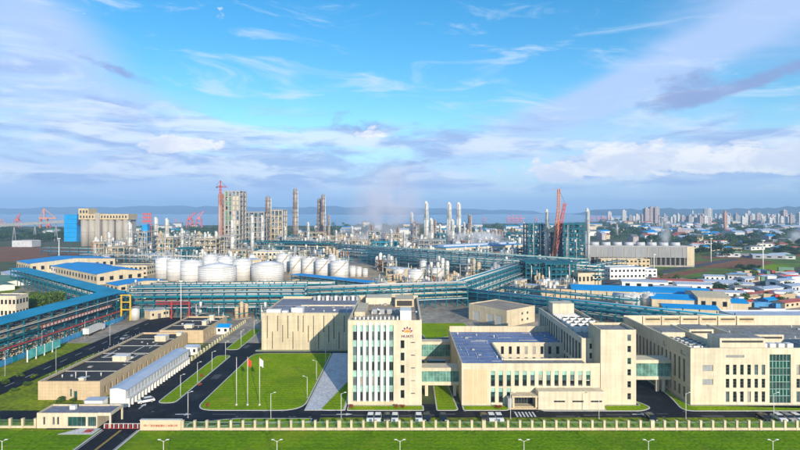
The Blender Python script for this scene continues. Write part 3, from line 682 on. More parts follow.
for q in ops: window(t, (29.5, 175.0, 0), UX, -UY, *q, depth=0.22, mull=0)
box('courtyard_floor', t, 29.5, x1, 157, 175, 0.05, 0.12, 'paving_light')
# low block to the right of the entrance and the porch
facade(t, (37.4, 147.4, 0), UX, -UY, 18.3, 5.1, [(4.3 + i * 5.1, 7.4 + i * 5.1, 2.1, 2.6) for i in range(3)], 'cream_pale', t=0.3)
for i in range(3):
    window(t, (37.4, 147.4, 0), UX, -UY, 4.3 + i * 5.1, 7.4 + i * 5.1, 2.1, 2.6, depth=0.15, mull=2)
box('low_block', t, 37.7, 55.7, 147.75, 150.99, 0, 5.0, 'cream_pale'); box('wall', t, 37.38, 37.69, 147.42, 150.99, 0, 5.1, 'cream_pale')
box('porch_canopy', t, 30.2, 37.3, 147.6, 150.9, 3.4, 3.8, 'cream')
for x in (30.4, 36.7):
    box('porch_column', t, x, x + 0.5, 147.8, 148.3, 0.5, 3.4, 'cream')
box('planter', t, 29.2, 30.3, 148.2, 150.6, 0, 2.9, 'steel_grey')
for i in range(3): box('step', t, 30.0 - 0.4 * i, 37.3 + 0.35 * (2 - i) * 0, 148.6 - i * 0.45, 150.95, 0.0 + 0.001 * i, 0.5 - 0.16 * i, 'stone_tan' if i % 2 else 'cream')

clutter(t, 18, 28.5, 153, 190, h + .121, 16, 5); clutter(t, 31, 51, 177, 192, h + .121, 12, 6); roof_seams(t, 17.2, 29.2, 152, 193, h + .121, 4.2, 'roof_slate'); roof_seams(t, 29.4, 52.4, 176, 193, h + .121, 4.2, 'roof_slate')
# ================================================================== TALL WING AND STAIR TOWER
t = thing('stair_tower_wing', 'tall cream office wing with blank stair tower and roof equipment', 'office building')
# stair tower 55.9..66, 151..161
SX0, SX1 = 55.95, 66.0
ops = [(7.6, 8.6, z, z + 1.8) for z in (1.6, 5.0, 8.4, 11.6, 15.0)] + [(7.6, 8.6, 18.2, 20.0)]
facade(t, (SX0, 151.0, 0), UX, -UY, SX1 - SX0, 21.4, ops, 'cream_pale', t=0.4)
for q in ops: window(t, (SX0, 151.0, 0), UX, -UY, *q, depth=0.25, mull=0, trans=1)
box('core', t, SX0 + 0.3, SX1 - 0.3, 151.42, 161, 0, 20.6, 'cream')
box('wall', t, SX0 - 0.01, SX0 + 0.29, 151.01, 161, 0, 21.39, 'cream'); box('wall', t, SX1 - 0.29, SX1 + 0.01, 151.01, 161, 0, 21.39, 'cream')
box('wall', t, SX0 + 0.3, SX1 - 0.3, 160.7, 161.02, 20.6, 21.38, 'cream')
box('roof', t, SX0 + 0.3, SX1 - 0.3, 151.42, 160.68, 20.61, 20.7, 'roof_grey')
# wing 52.6..66, 157..207
ops = [(3.0 + 2.9 * i, 4.5 + 2.9 * i, z, z + 2.6) for i in range(16) for z in (9.4, 13.0)] + [(3.0 + 2.9 * i, 4.5 + 2.9 * i, 3.0, 8.6) for i in range(16)]
# its left (courtyard) face, seen obliquely
ops = [(2.6 + 2.95 * i, 4.6 + 2.95 * i, z, z + dz) for i in range(16) for z, dz in ((1.2, 3.2), (5.4, 3.2), (9.6, 6.2))]
facade(t, (52.6, 207, 0), -UY, -UX, 50, 17.6, ops, 'cream_pale', t=0.4)
for q in ops: window(t, (52.6, 207, 0), -UY, -UX, *q, depth=0.3, mull=1, trans=1)
box('core', t, 53.05, 65.7, 161.03, 206.7, 0, 16.6, 'cream')
box('core', t, 53.05, 55.9, 157.35, 161.02, 0, 16.6, 'cream')
ops = [(2.3, 3.1, z, z + 1.6) for z in (11.6, 8.3, 14.4)]
facade(t, (52.6, 157, 0), UX, -UY, 3.3, 17.6, ops, 'cream_pale', t=0.3)
for q in ops: window(t, (52.6, 157, 0), UX, -UY, *q, depth=0.2, mull=0)
facade(t, (66, 161.05, 0), UY, UX, 46, 17.6, [(2 + 3 * i, 3.6 + 3 * i, z, z + 2.6) for i in range(14) for z in (1.5, 5.5, 9.5, 13)], 'cream', t=0.3)
box('roof', t, 53.0, 65.7, 161.03, 206.7, 16.61, 16.75, 'roof_grey'); box('roof', t, 53.0, 55.9, 157.35, 161.02, 16.61, 16.75, 'roof_grey')
box('wall', t, 52.62, 65.98, 206.71, 207.0, 0, 17.59, 'cream')
box('parapet', t, 52.59, 53.04, 157.3, 206.7, 16.76, 17.62, 'cream_pale'); box('parapet', t, 65.6, 66.02, 161.04, 206.7, 16.76, 17.62, 'cream_pale')
box('plant_room', t, 55.6, 63.5, 198, 204, 16.76, 20.6, 'cream_pale')
box('plant_room', t, 59.0, 65.3, 163, 167.5, 16.76, 18.6, 'roof_grey')
for i in range(4):
    for j in range(4):
        y = 168 + j * 4.2; x = 54.2 + i * 2.5
        u = box('air_unit', t, x, x + 1.9, y, y + 1.6, 16.76, 18.7, 'white_paint'); cyl('fan_guard', u, x + 0.95, y + 0.8, 18.7, 18.86, 0.72, 'slot_dark', seg=10)
for i in range(5): box('duct', t, 55, 63, 186 + i * 2.2, 186.6 + i * 2.2, 16.76, 17.5, 'pipe_silver')

# ================================================================== RIGHT OFFICE BLOCK
t = thing('glazed_office', 'large cream office block with tall green curtain wall at right edge', 'office building')
x0, x1, y0, y1, h, rh = 81.4, 150.0, 151.0, 197.0, 16.1, 12.8
wc = [91.4 + 2.03 * i - x0 for i in range(6)] + [111.4 + 2.03 * i - x0 for i in range(12)]
ops = [(c, c + 1.0, a, b2) for c in wc for a, b2 in ((8.6, 11.5), (4.9, 7.5), (0.9, 3.9))]
lou = [(84.8 - x0, 87.8 - x0, 9.7, 11.4), (84.8 - x0, 87.8 - x0, 5.8, 7.4), (91.4 - x0, 96.6 - x0, 13.5, 14.2)]
cw = (103.8 - x0, 109.8 - x0, 0.6, 14.4)
facade(t, (x0, y0, 0), UX, -UY, x1 - x0, h, ops + lou + [cw], 'cream_pale', t=0.45)
for q in ops: window(t, (x0, y0, 0), UX, -UY, *q, depth=0.28, mull=0, trans=2)
for q in lou:
    f = window(t, (x0, y0, 0), UX, -UY, *q, depth=0.2, mull=2, trans=4, pane='steel_grey', name='louvre')
# curtain wall: panes as parts
cn, cr = 6, 7
for i in range(cn):
    for j in range(cr):
        w = (cw[1] - cw[0]) / cn; hh = (cw[3] - cw[2]) / cr
        window(t, (x0, y0, 0), UX, -UY, cw[0] + i * w, cw[0] + (i + 1) * w - 0.01, cw[2] + j * hh, cw[2] + (j + 1) * hh - 0.01, depth=0.3, mull=0, pane='glass_green', frame='spandrel_green' if j % 2 else 'frame_grey', fw=0.09, name='curtain_wall_panel')
box('core', t, x0 + 0.5, x1, y0 + 0.5, y1 - 0.5, 0, rh, 'cream')
box('roof', t, x0 + 0.5, x1, y0 + 0.5, y1 - 0.5, rh + 0.01, rh + 0.15, 'roof_grey')
ops = [(46 - 3 - 2.6 * i - 1.1, 46 - 3 - 2.6 * i, z, z + dz) for i in range(16) for z, dz in ((1.2, 3.0), (5.6, 6.6))]
facade(t, (x0, y1, 0), -UY, -UX, y1 - y0, h, ops + [(40.5, 43.5, 13.2, 14.4), (30, 32, 13.2, 14.4), (9, 11, 13.2, 14.4)], 'cream', t=0.45)
for q in ops: window(t, (x0, y1, 0), -UY, -UX, *q, depth=0.3, mull=0, trans=2)
box('parapet', t, x0 + 0.45, x0 + 1.0, y0 + 0.46, y1 - 0.5, rh + 0.16, h - 0.01, 'cream_pale')
box('parapet', t, x0 + 1.01, x1, y0 + 0.46, y0 + 0.9, rh + 0.16, h - 0.01, 'cream_pale')
box('wall', t, x0 + 0.02, x1, y1 - 0.49, y1, 0, h + 0.4, 'cream_pale')
for i in range(6):
    xx = x0 + 7.6 + i * 6.9
    f = box('louvre_panel', t, xx, xx + 6.0, y1 - 0.62, y1 - 0.5, rh + 1.2, h - 0.3, 'frame_cream'); box('louvre_slot', f, xx + 0.4, xx + 5.6, y1 - 0.7, y1 - 0.63, rh + 2.1, h - 0.7, 'slot_dark')
    box('pier', t, xx - 0.7, xx - 0.2, y1 - 0.95, y1 - 0.5, rh + 0.16, h + 0.2, 'cream_pale')
def room(x0, x1, y0, y1, z1, sl=True):
    r_ = box('roof_house', t, x0, x1, y0, y1, rh + 0.16, z1, 'cream_pale'); box('roof_house_top', r_, x0 + 0.3, x1 - 0.3, y0 + 0.3, y1 - 0.3, z1 + 0.005, z1 + 0.1, 'roof_grey')
    if sl: box('louvre_slot', r_, x0 + 0.6, x1 - 0.6, y0 - 0.07, y0 - 0.005, z1 - 1.2, z1 - 0.6, 'slot_dark')
room(91.0, 104.0, 153.2, 159.5, 18.4); room(84.0, 91.5, 173.0, 180.0, 15.6, False); room(94.5, 102.5, 176.0, 184.0, 15.9)
room(108.0, 120.0, 168.0, 176.0, 16.0); room(122, 134, 156, 164, 16.6)
for i in range(2): box('screen_wall', t, 93.2 + i * 12.6, 93.7 + i * 12.6, 161.5, 186, rh + 0.16, h - 0.6, 'cream_pale')
for i in range(3):
    for j in range(5):
        x = 84.0 + i * 2.4; y = 158.5 + j * 2.4
        u = box('air_unit', t, x, x + 1.8, y, y + 1.6, rh + 0.16, rh + 2.1, 'white_paint'); cyl('fan_guard', u, x + 0.9, y + 0.8, rh + 2.1, rh + 2.25, 0.7, 'slot_dark', seg=10)
for i in range(4): box('air_unit', t, 107.5 + i * 2.6, 109.3 + i * 2.6, 160, 161.8, rh + 0.16, rh + 2.4, 'white_paint')

clutter(t, 96, 140, 162, 192, rh + .16, 40, 9)
# ================================================================== LINK BRIDGES
def bridge(label, x0, x1, y0, y1, z0, z1, legs, n):
    t = thing('link_bridge', label, 'footbridge', group='glazed bridges between the offices')
    box('deck', t, x0, x1, y0 - 0.15, y1 + 0.15, z0, z0 + 1.0, 'cream_pale'); box('roof', t, x0, x1, y0 - 0.15, y1 + 0.15, z1 - 1.0, z1, 'cream_pale')
    w = (x1 - x0) / n
    for i in range(n):
        window(t, (x0, y0, 0), UX, -UY, i * w, (i + 1) * w - 0.01, z0 + 1.01, z1 - 1.01, depth=0.05, mull=1, trans=1, pane='glass_bridge', frame='spandrel_green')
        window(t, (x0, y1, 0), UX, UY, i * w, (i + 1) * w - 0.01, z0 + 1.01, z1 - 1.01, depth=0.05, mull=1, trans=1, pane='glass_green', frame='spandrel_green')
    box('corridor_floor', t, x0 + 0.02, x1 - 0.02, y0 + 0.15, y1 - 0.15, z0 + 1.005, z0 + 1.1, 'paving_light')
    for x, y in legs: box('pier', t, x - 0.45, x + 0.45, y - 0.45, y + 0.45, 0, z0 - 0.002, 'cream_pale')
bridge('glazed bridge from emblem tower to courtyard block, nearer the road', 5.32, 16.56, 158, 162.5, 3.4, 8.6, [(7.0, 159), (15.4, 159), (7.0, 161.6)], 6)
bridge('glazed bridge from emblem tower to courtyard block, farther from the road', 5.32, 16.56, 187, 190.6, 3.0, 9.2, [(8.0, 188), (15.4, 188)], 6)
bridge('glazed bridge on paired piers between stair tower and right office block', 66.04, 81.36, 162, 167, 3.8, 9.8, [(67.6, 163), (69.4, 163), (77.6, 163), (79.4, 163), (67.6, 166), (79.4, 166)], 7)
# ================================================================== GATE, FENCE AND SIGN WALL
t = thing('gatehouse', 'small flat-roofed cream gatehouse beside the entrance road', 'gatehouse')
x0, x1, y0, y1, h = -92.7, -77.4, 135.0, 141.2, 3.9
ops = [(1.6, 2.1, 0.9, 2.9), (4.0, 4.5, 0.9, 2.9), (5.1, 5.6, 0.9, 2.9), (7.8, 12.4, 0.5, 2.9), (12.9, 15.0, 0.5, 2.9)]
facade(t, (x0, y0, 0), UX, -UY, x1 - x0, h, ops, 'cream_pale', t=0.3)
for q in ops: window(t, (x0, y0, 0), UX, -UY, *q, depth=0.2, mull=0 if q[1] - q[0] < 1 else 3, pane='glass_dark' if q[1] - q[0] < 1 else 'glass_green')
box('core', t, x0 + 0.3, x1 - 0.02, y0 + 0.32, y1 - 0.3, 0, h - 0.5, 'cream'); box('wall', t, x0 + 0.01, x0 + 0.29, y0 + 0.01, y1, 0, h - 0.002, 'cream'); box('wall', t, x0 + 0.3, x1, y1 - 0.29, y1, 0, h - 0.002, 'cream')
box('roof', t, x0 + 0.31, x1 - 0.02, y0 + 0.32, y1 - 0.3, h - 0.49, h - 0.38, 'roof_slate')
box('canopy_roof', t, x1 + 0.01, -74.2, y0 + 0.3, y1 - 0.3, h - 0.5, h - 0.3, 'roof_slate')
box('canopy_beam', t, x1 + 0.01, -74.0, y0, y0 + 0.29, h - 0.75, h, 'cream_pale'); box('canopy_beam', t, x1 + 0.01, -74.0, y1 - 0.29, y1, h - 0.75, h, 'cream_pale'); box('canopy_beam', t, -74.3, -74.0, y0 + 0.3, y1 - 0.3, h - 0.75, h, 'cream_pale')
for y in (y0 + 0.05, y1 - 0.45): box('canopy_post', t, -74.4, -74.02, y, y + 0.4, 0, h - 0.76, 'cream_pale')
box('air_unit', t, -86.4, -85.0, 138.2, 139.2, h - 0.37, h + 0.6, 'white_paint')
island('forecourt_paving', [(-85, 131.2), (-76.4, 131.2), (-76.4, 134.9), (-81.5, 134.9)], 'paving_light', h=0.10)
b = MB(); b.quad((-79.3, 132.4, 0.0), (-77.6, 132.4, 0.0), (-77.6, 134.0, 0.0), (-79.3, 134.0, 0.0))
tag(box('door_mat', None, -79.4, -77.5, 132.3, 134.1, 0.10, 0.13, 'red_paint'), 'red mat on the paving by the gatehouse', 'mat')
t = thing('security_hut', 'white box hut with dark window behind the gatehouse', 'hut')
box('body', t, -87.6, -82.6, 146.6, 149.4, 0, 2.8, 'white_paint'); box('roof', t, -87.8, -82.4, 146.4, 149.6, 2.8, 2.95, 'roof_light'); box('window', t, -86.6, -85.4, 146.54, 146.6, 1.1, 2.0, 'glass_dark')
# sliding gate
t = thing('sliding_gate', 'low red and white sliding gate across the entrance road', 'gate')
n = 16; xa, xb = -75.4, -66.4
for i in range(n):
    x = xa + (xb - xa) * i / (n - 1); q = box('gate_post', t, x - 0.05, x + 0.05, 134.5, 135.0, 0.15, 1.25, 'red_paint' if i % 2 else 'white_paint')
box('gate_rail', t, xa, xb, 134.70, 134.78, 1.251, 1.33, 'white_paint'); box('gate_rail', t, xa, xb, 134.70, 134.78, 0.06, 0.149, 'red_paint')
t = thing('sign_wall', 'long pink-cream stone sign wall with emblem and company name by the gate', 'sign')
box('wall', t, -65.9, -55.7, 133.7, 134.5, 0, 2.45, 'sign_cream'); box('coping', t, -66.0, -55.6, 133.6, 134.6, 2.452, 2.62, 'kerb')
lettering(t, '广西华谊能源化工有限公司', -60.2, 133.66, 0.95, 0.62, 'sign_red', bold=0.012)
for i in range(5):
    put('emblem_petal', t, mk('petal', [(-0.07, 0, 0.26), (0.07, 0, 0.26), (0.12, 0, 0.46), (-0.12, 0, 0.46)], [(0, 1, 2, 3)], 'sign_red'), (-64.6, 133.66, 1.05), (0, R(-76 + 38 * i), 0))
b = MB(); b.quad(*[(-64.6 + 0.2 * math.cos(R(k * 30)), 133.66, 1.02 + 0.2 * math.sin(R(k * 30))) for k in range(7)]); b.build('emblem_sun', t, 'sign_red')
def railing_mesh(L, h):
    k = ('rail', round(L, 2), h)
    if k not in MC:
        b = MB(); n = int(L / 0.17)
        for i in range(n):
            x = -L / 2 + L * (i + 0.5) / n; b.box(x - 0.014, x + 0.014, -0.014, 0.014, 0, h - 0.05)
        b.box(-L / 2, L / 2, -0.03, 0.03, h - 0.05, h); b.box(-L / 2, L / 2, -0.025, 0.025, 0.12, 0.17)
        MC[k] = mk('railing', b.v, b.f, 'mesh_panel')
    return MC[k]
def fence(label, p0, p1, pitch, ph=2.35, pw=0.55, base=0.55, m='cream', wide=()):
    p0 = Vector((*p0, 0)); p1 = Vector((*p1, 0)); d = p1 - p0; L = d.length; n = max(1, round(L / pitch)); w = L / n
    t = thing('perimeter_fence', label, 'fence', p0, math.atan2(d.y, d.x))
    for i in range(n + 1):
        q = pw * (1.7 if i in wide else 1); p_ = box('post', t, i * w - q / 2, i * w + q / 2, -0.3, 0.3, 0, ph, m)
        box('post_cap', p_, i * w - q / 2 - 0.05, i * w + q / 2 + 0.05, -0.35, 0.35, ph + 0.001, ph + 0.1, m)
    for i in range(n):
        qa = pw * (1.7 if i in wide else 1) / 2; qb = pw * (1.7 if i + 1 in wide else 1) / 2
        box('plinth', t, i * w + qa + 0.002, (i + 1) * w - qb - 0.002, -0.2, 0.2, 0, base, m)
        put('railing', t, railing_mesh(w - pw, ph - base - 0.25), ((i + 0.5) * w, 0, base))
    return t
fence('cream pillared fence with railings along the front lawn', (-55.3, 134.0), (108, 134.0), 3.0, wide=(13, 25, 39))
fence('short cream pillared fence left of the gatehouse', (-106, 135.3), (-93.2, 135.3), 3.0)
fence('low beige post fence beside the road past the long white shed', (-77.6, 196), (-77.6, 262), 3.0, 1.5, 0.4, 0.3)

# ================================================================== LOW BROWN-ROOFED WORKSHOPS
def flat_hall(label, x0, x1, y0, y1, h, units, ops_front=(), side=True, name='workshop'):
    t = thing(name, label, 'workshop')
    facade(t, (x0, y0, 0), UX, -UY, x1 - x0, h, list(ops_front), 'stone_tan', t=0.3)
    for q in ops_front: window(t, (x0, y0, 0), UX, -UY, *q, depth=0.2, mull=0)
    n = int((y1 - y0 - 4) / 3.2)
    so_ = [(2.5 + 3.2 * i, 3.4 + 3.2 * i, 1.2, 3.3) for i in range(n)]
    facade(t, (x1, y0, 0), UY, UX, y1 - y0, h, so_, 'stone_tan', t=0.3)
    for q in so_: window(t, (x1, y0, 0), UY, UX, *q, depth=0.2, mull=0)
    box('core', t, x0 + 0.3, x1 - 0.3, y0 + 0.31, y1 - 0.3, 0, h - 0.7, 'stone_tan')
    box('wall', t, x0, x0 + 0.29, y0 + 0.01, y1 - 0.01, 0, h - 0.01, 'stone_tan'); box('wall', t, x0 + 0.3, x1 - 0.01, y1 - 0.29, y1, 0, h - 0.01, 'stone_tan')
    box('roof', t, x0 + 0.31, x1 - 0.31, y0 + 0.32, y1 - 0.31, h - 0.69, h - 0.55, 'roof_brown')
    for a in ((x0 - 0.05, x0 + 0.45, y0 + 0.46, y1 - 0.46), (x1 - 0.45, x1 + 0.05, y0 + 0.46, y1 - 0.46), (x0 - 0.05, x1 + 0.05, y0 - 0.05, y0 + 0.45), (x0 - 0.05, x1 + 0.05, y1 - 0.45, y1 + 0.05)): box('coping', t, *a, h + 0.001, h + 0.14, 'cream_pale' if a[1] < x1 else 'stone_tan')
    y = y0 + 12
    while y < y1 - 6: box('roof_joint', t, x0 + 0.46, x1 - 0.46, y - 0.12, y + 0.12, h - 0.548, h - 0.42, 'kerb'); y += 10.5
    for ux, uy, sx, sy, sz in units:
        u = box('roof_unit', t, ux, ux + sx, uy, uy + sy, h - 0.547, h - 0.5 + sz, 'cream_pale'); box('unit_cap', u, ux - 0.15, ux + sx + 0.15, uy - 0.15, uy + sy + 0.15, h - 0.499 + sz, h - 0.38 + sz, 'white_paint')
    clutter(t, x0 + 2, x1 - 2, y0 + 2, y1 - 2, h - .548, int((y1 - y0) / 3), int(y0))
    return t
t = flat_hall('long tan workshop with dark flat roof behind the gatehouse', -106.2, -88.2, 155.2, 218, 5.3,
    [(-95.5, 157.0, 1.5, 1.3, 0.9), (-97.0, 178.0, 4.6, 3.0, 1.6), (-95.5, 205.0, 4.2, 3.2, 2.0), (-91.0, 214.0, 2.0, 2.0, 1.2)], [(10.4, 11.4, 0.1, 2.6), (9.3, 9.8, 1.0, 3.2)])
for x, y in ((-98.3, 160.2), (-95.6, 161.0)):
    v = cyl('roof_vent', t, x, y, 4.76, 6.4, 0.12, 'pipe_silver'); cyl('vent_cap', v, x, y, 6.4, 6.7, 0.3, 'pipe_silver', 0.05)
for i in range(18): cyl('parapet_lamp', t, -105.9, 160 + i * 3.2, 5.441, 6.3, 0.06, 'steel_grey', seg=6)
flat_hall('shorter tan workshop with dark flat roof at the far end of the row', -101.4, -83.2, 222.2, 252, 5.2, [(-94, 229, 3.4, 2.4, 1.3), (-88.6, 235, 1.8, 3.6, 1.6), (-89, 245, 2.0, 1.6, 2.2)])
# long white shed with louvred lean-to
t = thing('equipment_shed', 'long white shed with pale blue roof and row of side frames', 'shed')
x0, x1, y0, y1 = -82.0, -77.6, 149.2, 193.0
b = MB(); P = [(x0, 0), (x1 + 0.0, 0), (x1, 4.9), (x0 + 2.0, 5.5), (x0, 5.2)]
b.quad(*[(x, y0, z) for x, z in P]); b.quad(*[(x, y1, z) for x, z in P][::-1])
for i in (1, 4): j = (i + 1) % 5; b.quad((P[i][0], y0, P[i][1]), (P[j][0], y0, P[j][1]), (P[j][0], y1, P[j][1]), (P[i][0], y1, P[i][1]))
b.build('wall', t, 'white_paint')
for i in range(15):
    ya = y0 - 0.3 + i * 2.94
    b = MB(); b.quad((x0 - 0.2, ya, 5.23), (x0 + 2, ya, 5.56), (x0 + 2, ya + 2.9, 5.56), (x0 - 0.2, ya + 2.9, 5.23)); b.quad((x0 + 2, ya, 5.56), (x1 + 0.3, ya, 4.92), (x1 + 0.3, ya + 2.9, 4.92), (x0 + 2, ya + 2.9, 5.56))
    b.quad((x1 + 0.3, ya, 4.92), (x1 + 0.3, ya, 4.7), (x1 + 0.3, ya + 2.9, 4.7), (x1 + 0.3, ya + 2.9, 4.92))
    b.build('roof_sheet', t, 'roof_light')
for i in range(22):
    y = y0 + 0.6 + i * 2.0
    box('side_frame', t, x1 + 0.02, x1 + 0.9, y - 0.16, y + 0.16, 0, 2.4, 'white_paint')
    box('wall_panel', t, x1 + 0.01, x1 + 0.08, y + 0.25, y + 1.75, 2.7, 4.4, 'shed_pale')
    if i < 21: box('ledge', t, x1 + 0.02, x1 + 0.92, y + 0.17, y + 1.83, 2.1, 2.4, 'shed_pale')
def gable(label, x0, x1, y0, y1, h, rise, wm_, rm, name='shed', loc=None, rz=0.0, wins=0, cat='shed', group=None, door=True, ridge_x=True):
    """small pitched building; local frame at its corner"""
    t = thing(name, label, cat, loc or (0, 0, 0), rz, group)
    b = MB()
    if ridge_x:
        ym = (y0 + y1) / 2
        for x, s in ((x0, -1), (x1, 1)): b.quad(*[(x, y0, 0), (x, y0, h), (x, ym, h + rise), (x, y1, h), (x, y1, 0)][::s])
        b.quad((x0, y0, 0), (x1, y0, 0), (x1, y0, h), (x0, y0, h)); b.quad((x1, y1, 0), (x0, y1, 0), (x0, y1, h), (x1, y1, h))
        b.build('wall', t, wm_); e = 0.5; s_ = rise / (ym - y0); r = MB()
        for ya in (y0 - e, y1 + e):
            r.quad((x0 - e, ya, h - s_ * e + 0.05), (x1 + e, ya, h - s_ * e + 0.05), (x1 + e, ym, h + rise + 0.05), (x0 - e, ym, h + rise + 0.05))
            r.quad((x0 - e, ya, h - s_ * e - 0.15), (x1 + e, ya, h - s_ * e - 0.15), (x1 + e, ya, h - s_ * e + 0.05), (x0 - e, ya, h - s_ * e + 0.05))
        r.build('roof', t, rm)
    else:
        xm = (x0 + x1) / 2
        for y, s in ((y0, 1), (y1, -1)): b.quad(*[(x0, y, 0), (x1, y, 0), (x1, y, h), (xm, y, h + rise), (x0, y, h)][::s])
        b.quad((x0, y1, 0), (x0, y0, 0), (x0, y0, h), (x0, y1, h)); b.quad((x1, y0, 0), (x1, y1, 0), (x1, y1, h), (x1, y0, h))
        b.build('wall', t, wm_); e = 0.5; s_ = rise / (xm - x0); r = MB()
        for xa in (x0 - e, x1 + e):
            r.quad((xa, y0 - e, h - s_ * e + 0.05), (xm, y0 - e, h + rise + 0.05), (xm, y1 + e, h + rise + 0.05), (xa, y1 + e, h - s_ * e + 0.05))
            r.quad((xa, y0 - e, h - s_ * e - 0.15), (xa, y1 + e, h - s_ * e - 0.15), (xa, y1 + e, h - s_ * e + 0.05), (xa, y0 - e, h - s_ * e + 0.05))
        r.build('roof', t, rm)
    if wins:
        p = (x1 - x0) / wins
        for i in range(wins): box('window', t, x0 + p * (i + 0.3), x0 + p * (i + 0.7), y0 - 0.06, y0 - 0.005, h * 0.35, h * 0.72, 'glass_dark')
        p = (y1 - y0) / max(1, int((y1 - y0) / 6)); k = max(1, int((y1 - y0) / 6))
        for i in range(k):
            box('window', t, x0 - 0.06, x0 - 0.005, y0 + p * (i + 0.3), y0 + p * (i + 0.7), h * 0.35, h * 0.72, 'glass_dark')
            box('window', t, x1 + 0.005, x1 + 0.06, y0 + p * (i + 0.3), y0 + p * (i + 0.7), h * 0.35, h * 0.72, 'glass_dark')
    elif door: box('door', t, x0 + (x1 - x0) * 0.42, x0 + (x1 - x0) * 0.58, y0 - 0.06, y0 - 0.005, 0, h * 0.7, 'shed_pale')
    return t
gable('small white hut with bright blue roof near the far end of the workshops', -83.5, -77.8, 238, 242.5, 3.4, 0.9, 'white_paint', 'roof_bright_blue', name='hut', cat='hut', wins=2)
gable('small white hut with grey roof at the far end of the white shed', -82.8, -78.6, 203.5, 207.2, 3.2, 0.4, 'white_paint', 'roof_light', name='hut', cat='hut', wins=2)
t = thing('planter_wall', 'low curved tan planter wall beside the long workshop', 'planter')
b = MB(); pts = [(-112.4, 176), (-110.2, 181), (-108.6, 188), (-107.4, 196)]
for (xa, ya), (xb, yb) in zip(pts, pts[1:]): b.bar((xa, ya, 0.5), (xb, yb, 0.5), 1.0)
b.build('wall', t, 'stone_tan')

# ================================================================== LAMPS, FLAGS, CARS, SHRUBS
def lamp_post(label, x, y, h, arm=1.0, two=False, group='street lamps', m='white_paint', ang=0.0):
    t = thing('street_lamp', label, 'street lamp', (x, y, 0), ang, group)
    cyl('base', t, 0, 0, 0, 0.35, 0.2, 'steel_grey', seg=8); cyl('pole', t, 0, 0, 0.35, h, 0.085, m, 0.05, seg=8)
    for s in ((1, -1) if two else (1,)):
        b = MB(); b.bar((0, 0, h - 0.15), (s * arm, 0, h + 0.25), 0.05); a_ = b.build('arm', t, m)
        box('lamp_head', a_, s * (arm - 0.2), s * (arm + 0.35), -0.12, 0.12, h + 0.22, h + 0.34, m)
    return t
lab = ['by the gate sign wall', 'before the flagpole lawn', 'before the forecourt paving', 'left of the glass office porch', 'before the stair tower', 'before the right office block', 'before the green curtain wall']
for l, px in zip(lab, (188, 271.5, 341.5, 510, 598, 684.5, 772)):
    x = XA(px, 141.7); lamp_post('white street lamp on the office road ' + l, x, 141.0 if px > 200 else 141.7, 6.8)
for i, (px, py) in enumerate(((307.2, 398), (316.5, 380), (325.6, 362.5))):
    x, y = G(px, py); lamp_post('white lamp on right edge of the flagpole lawn, %s from the road' % ORD[i], x, y, 6.2, ang=R(180))
for i, y in enumerate((158, 171, 184, 198, 217, 236)):
    lamp_post('white lamp on the grass median, %s from the gate' % ORD[i], -65.9, y, 6.4, ang=0)
for i, px in enumerate((2, 163.5, 277, 400, 524, 648.5, 773)):
    lamp_post('white twin-headed lamp on the front lawn, %s from the left' % ORD[i], XA(px, 110), 110, 7.6, 0.8, True, 'twin lamps on the front lawn')
for i, (px, py) in enumerate(((5, 376), (42, 352), (85, 339), (56, 372), (110, 345))):
    x, y = G(px, py); lamp_post('slim pale lamp by the works road, %s from the left' % ORD[(0, 1, 3, 2, 4)[i]], x, y, 8.5, group='lamps by the works road', m='shed_pale', ang=R(0))
x, y = G(181, 322); t = thing('floodlight_mast', 'slim white floodlight mast between tank farm and workshops', 'mast', (x, y, 0))
cyl('pole', t, 0, 0, 0, 20, 0.22, 'white_paint', 0.12, seg=8); box('lamp_bar', t, -1.0, 1.0, -0.15, 0.15, 20.0, 20.5, 'white_paint')
for i, (px, fl, l) in enumerate(((236.5, None, 'bare white flagpole on the lawn, left of the two with flags'), (247.6, 'flag_red', 'white flagpole with red-orange flag, middle of three'), (259.6, 'flag_white', 'white flagpole with white flag, right of three'))):
    x, y = G(px, 405.6); t = thing('flagpole', l, 'flagpole', (x, y, 0), group='flagpoles on the lawn')
    cyl('base', t, 0, 0, 0, 0.5, 0.3, 'kerb'); cyl('pole', t, 0, 0, 0.5, 13.6, 0.10, 'white_paint', 0.06, seg=8); put('finial', t, cyl_mesh(0.13, 0.02, 0.25, 8, 'yellow_paint'), (0, 0, 13.7))
    if fl:
        b = MB(); n = 8
        rows = []
        for k in range(n + 1):
            u = k / n; rows.append([(0.07 + u * 1.0, 0.25 * math.sin(u * 6) * u, 13.3 - 0.55 * u - dz * 2.0) for dz in (0, 0.5, 1)])
        for k in range(n):
            for j in range(2): b.quad(rows[k][j], rows[k + 1][j], rows[k + 1][j + 1], rows[k][j + 1])
        b.build('flag', t, fl, True)
